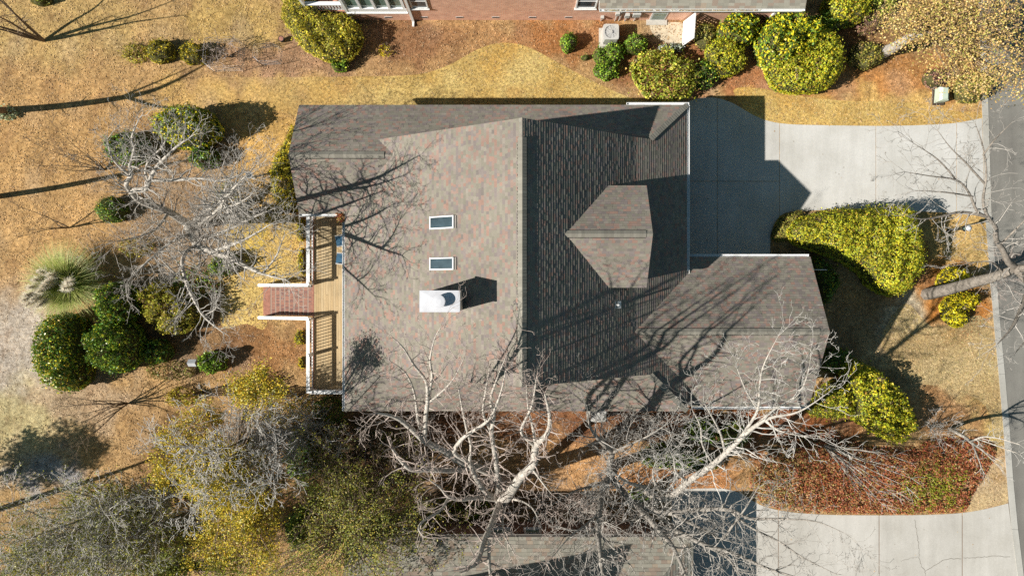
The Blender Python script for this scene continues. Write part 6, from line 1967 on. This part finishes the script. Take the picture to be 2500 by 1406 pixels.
for i, (x, y, n_, hh, sp, tw, lv, lb) in enumerate((
    (775, 1030, 9, 4.5, 2.0, 'twig', 500, "twiggy bush between the deck's lower corner and the house wall"),
    (830, 1120, 9, 5.0, 2.2, 'twig_brown', 1600, "brown twiggy bush in the dark gap right of the pale bare tree"),
    (890, 1180, 8, 5.0, 2.2, 'twig_brown', 2200, "twiggy bush mixed with olive leaves below the dark gap"),
    (1010, 1085, 8, 4.0, 1.8, 'twig_brown', 300, "low twiggy bush under the tall pale tree's longest limb"),
    (1060, 1230, 8, 4.5, 2.0, 'twig_brown', 900, "twiggy bush beside the lower house's brick wall"),
    (120, 1345, 8, 6.0, 2.6, 'twig', 2600, "twiggy thicket tree filling the bottom corner"),
    (300, 1345, 8, 6.0, 2.6, 'twig', 3000, "twiggy thicket tree at the bottom edge, between corner and dark green tree"),
    (420, 1205, 8, 5.5, 2.2, 'twig', 2400, "twiggy thicket tree tucked behind the golden yellow tree"),
    (1400, 1235, 8, 5.5, 2.2, 'twig_red', 0, "reddish twiggy bush between the two big trees by the lower wall"),
    (1530, 1020, 8, 3.4, 1.7, 'twig', 0, "grey twiggy bush close under the lower eave, middle of three"))):
    bare_tree(lb, stems(x, y, n_, hh, sp, .05, 60 + i, (0, 0)), 260 + i, 'bark_grey', tw, .3, (.7, 1.5), 3, dens=.72, hmin=.6, rmin=.009, leaves=(lv, OLV, .10) if lv else None, name="bare_bush", cat="bush", group="bare bushes")
for i, (x, y, rx_, ry_, hh, pl, lb) in enumerate((
    (800, 1000, 40, 30, 1.0, DARKG, "dark shaded undergrowth shrub by the deck's lower corner"),
    (690, 1000, 60, 36, 1.1, MUST, "loose olive shrub beside the pale bare tree"),
    (790, 1180, 60, 50, 1.4, DARKG, "dark green undergrowth shrub between two twiggy bushes"),
    (960, 1100, 55, 40, 1.0, OLIVE, "olive brown undergrowth shrub under the longest pale limb"),
    (650, 1060, 50, 40, 1.4, MUST, "mustard yellow loose shrub below the fence"),
    (250, 1240, 90, 50, 1.0, OLV, "olive undergrowth beneath the corner thicket"),
    (130, 1370, 110, 50, 1.0, OLV, "grey olive undergrowth in the bottom corner"),
    (380, 1330, 80, 50, 1.2, OLV, "olive undergrowth shrub between thicket and dark green tree"),
    (1120, 1240, 90, 30, .7, DARKG, "dark ivy undergrowth along the lower house wall"))):
    shrub(lb, ring(x, y, rx_, ry_, wob=.25), hh, pl, 280 + i, .11, 190, .5, .3, .6, core=False, layers=.7)
# trees outside the left edge whose shadows fall into the yard
leafy_tree("evergreen just outside the lower side edge, its shadow on the yard", (-280, 1265), [(-560, 1330, 7.5, 1.7, 60), (-500, 1300, 6.0, 1.5, 50)], DARKG, 231, .16, 60, .5, name="evergreen_tree", tr=.2, group="evergreen trees")
bare_tree("bare trunk tree just outside the lower side edge", [[(-60, 1262, 0, .17), (-100, 1275, 2, .16), (-190, 1310, 5, .12), (-260, 1330, 7, .05)]], 232, 'bark_brown', 'twig_brown', .6, (.6, 1.2), 1, start=.6)

# ------------------------------------------------------------------ leafy trees
leafy_tree("golden yellow leafed tree below the deck's lower corner", (585, 1090), [(450, 1060, 5.5, 1.3, 34), (420, 1140, 5.5, 1.3, 34), (500, 1150, 6.5, 1.6, 60), (560, 1200, 7.0, 1.7, 70), (590, 1120, 6.0, 1.1, 18), (560, 1280, 6.0, 1.5, 40), (640, 1250, 5.6, 1.1, 20), (520, 1010, 4.5, 1.0, 14), (620, 1340, 5.0, 1.6, 34), (500, 1340, 5.0, 1.3, 22), (612, 958, 8.4, 1.0, 26), (655, 930, 8.6, .8, 16)], [((.30, .225, .015), 4), ((.24, .195, .015), 4), ((.38, .25, .02), 2.2), ((.13, .135, .015), 3.5)], 241, .095, 85, .45, gain=2.0)
leafy_tree("olive green leafed tree at the lower edge in front of the tan roof", (860, 1190), [(800, 1230, 5.5, 1.5, 40), (870, 1280, 6.0, 1.7, 46), (940, 1310, 6.0, 1.7, 44), (820, 1340, 6.0, 1.7, 46), (890, 1380, 6.0, 1.7, 46), (760, 1380, 5.5, 1.6, 44), (960, 1230, 5.0, 1.4, 26), (1020, 1290, 5.2, 1.3, 22), (850, 1180, 4.5, 1.3, 24), (690, 1390, 5.0, 1.4, 40)], [((.22, .20, .03), 4), ((.15, .165, .025), 4), ((.32, .25, .04), 2), ((.09, .11, .02), 3)], 242, .09, 34, .5)
leafy_tree("dense dark green tree hidden between thicket and yellow tree", (450, 1330), [(430, 1390, 4.5, 1.4, 36), (560, 1400, 4.5, 1.4, 36), (350, 1400, 4.0, 1.4, 26)], [((.20, .22, .03), 4), ((.14, .16, .025), 4), ((.28, .27, .03), 2)], 243, .11, 50, .5)
b14 = V(2158, 128, 0)
leafy_tree("broad golden brown leafed tree with pale thick trunk above the driveway", (2158, 128), [(2230, 40, 7.0, 1.7, 50), (2300, 90, 7.5, 1.9, 70), (2380, 60, 8.0, 1.9, 66), (2440, 130, 8.0, 1.7, 50), (2340, 160, 7.0, 1.5, 46), (2390, 190, 6.5, 1.3, 36), (2480, 40, 8.5, 1.8, 50), (2250, 0, 7.5, 1.6, 40), (2190, 60, 6.0, 1.2, 24), (2490, 190, 8.0, 1.2, 26), (2420, -20, 8.5, 1.6, 40), (2330, -10, 8.5, 1.5, 34)], GOLD, 244, .095, 30, .55, bark='bark', trunk=[b14, V(2185, 115, 1.6), V(2220, 92, 3.4), V(2290, 70, 6.2)], tr=.36, mat='leaf_dry', gain=1.5)
shrub("grey green yucca tuft at the side edge by the long forked shadow", ring(12, 278, 26, 16), .5, [((.30, .33, .20), 3), ((.40, .40, .28), 2), ((.20, .24, .12), 2)], 245, .16, 160, .3, .3, .4, core=False, layers=.3)
shrub("small green bush touching the top edge of the back yard", ring(95, -2, 26, 14), .8, OLIVE + [((.14, .2, .03), 3)], 246, .11, 260, .4, .2, .5)

print("TWIGS", sum(STATS.values()), STATS)
tot = 0
for o in bpy.data.objects:
    if o.type == 'MESH':
        tot += sum(max(0, len(p.vertices) - 2) for p in o.data.polygons) if len(o.data.polygons) < 2000 else len(o.data.loops) - 2 * len(o.data.polygons)
print("TRIS", tot, "OBJECTS", len(bpy.data.objects))
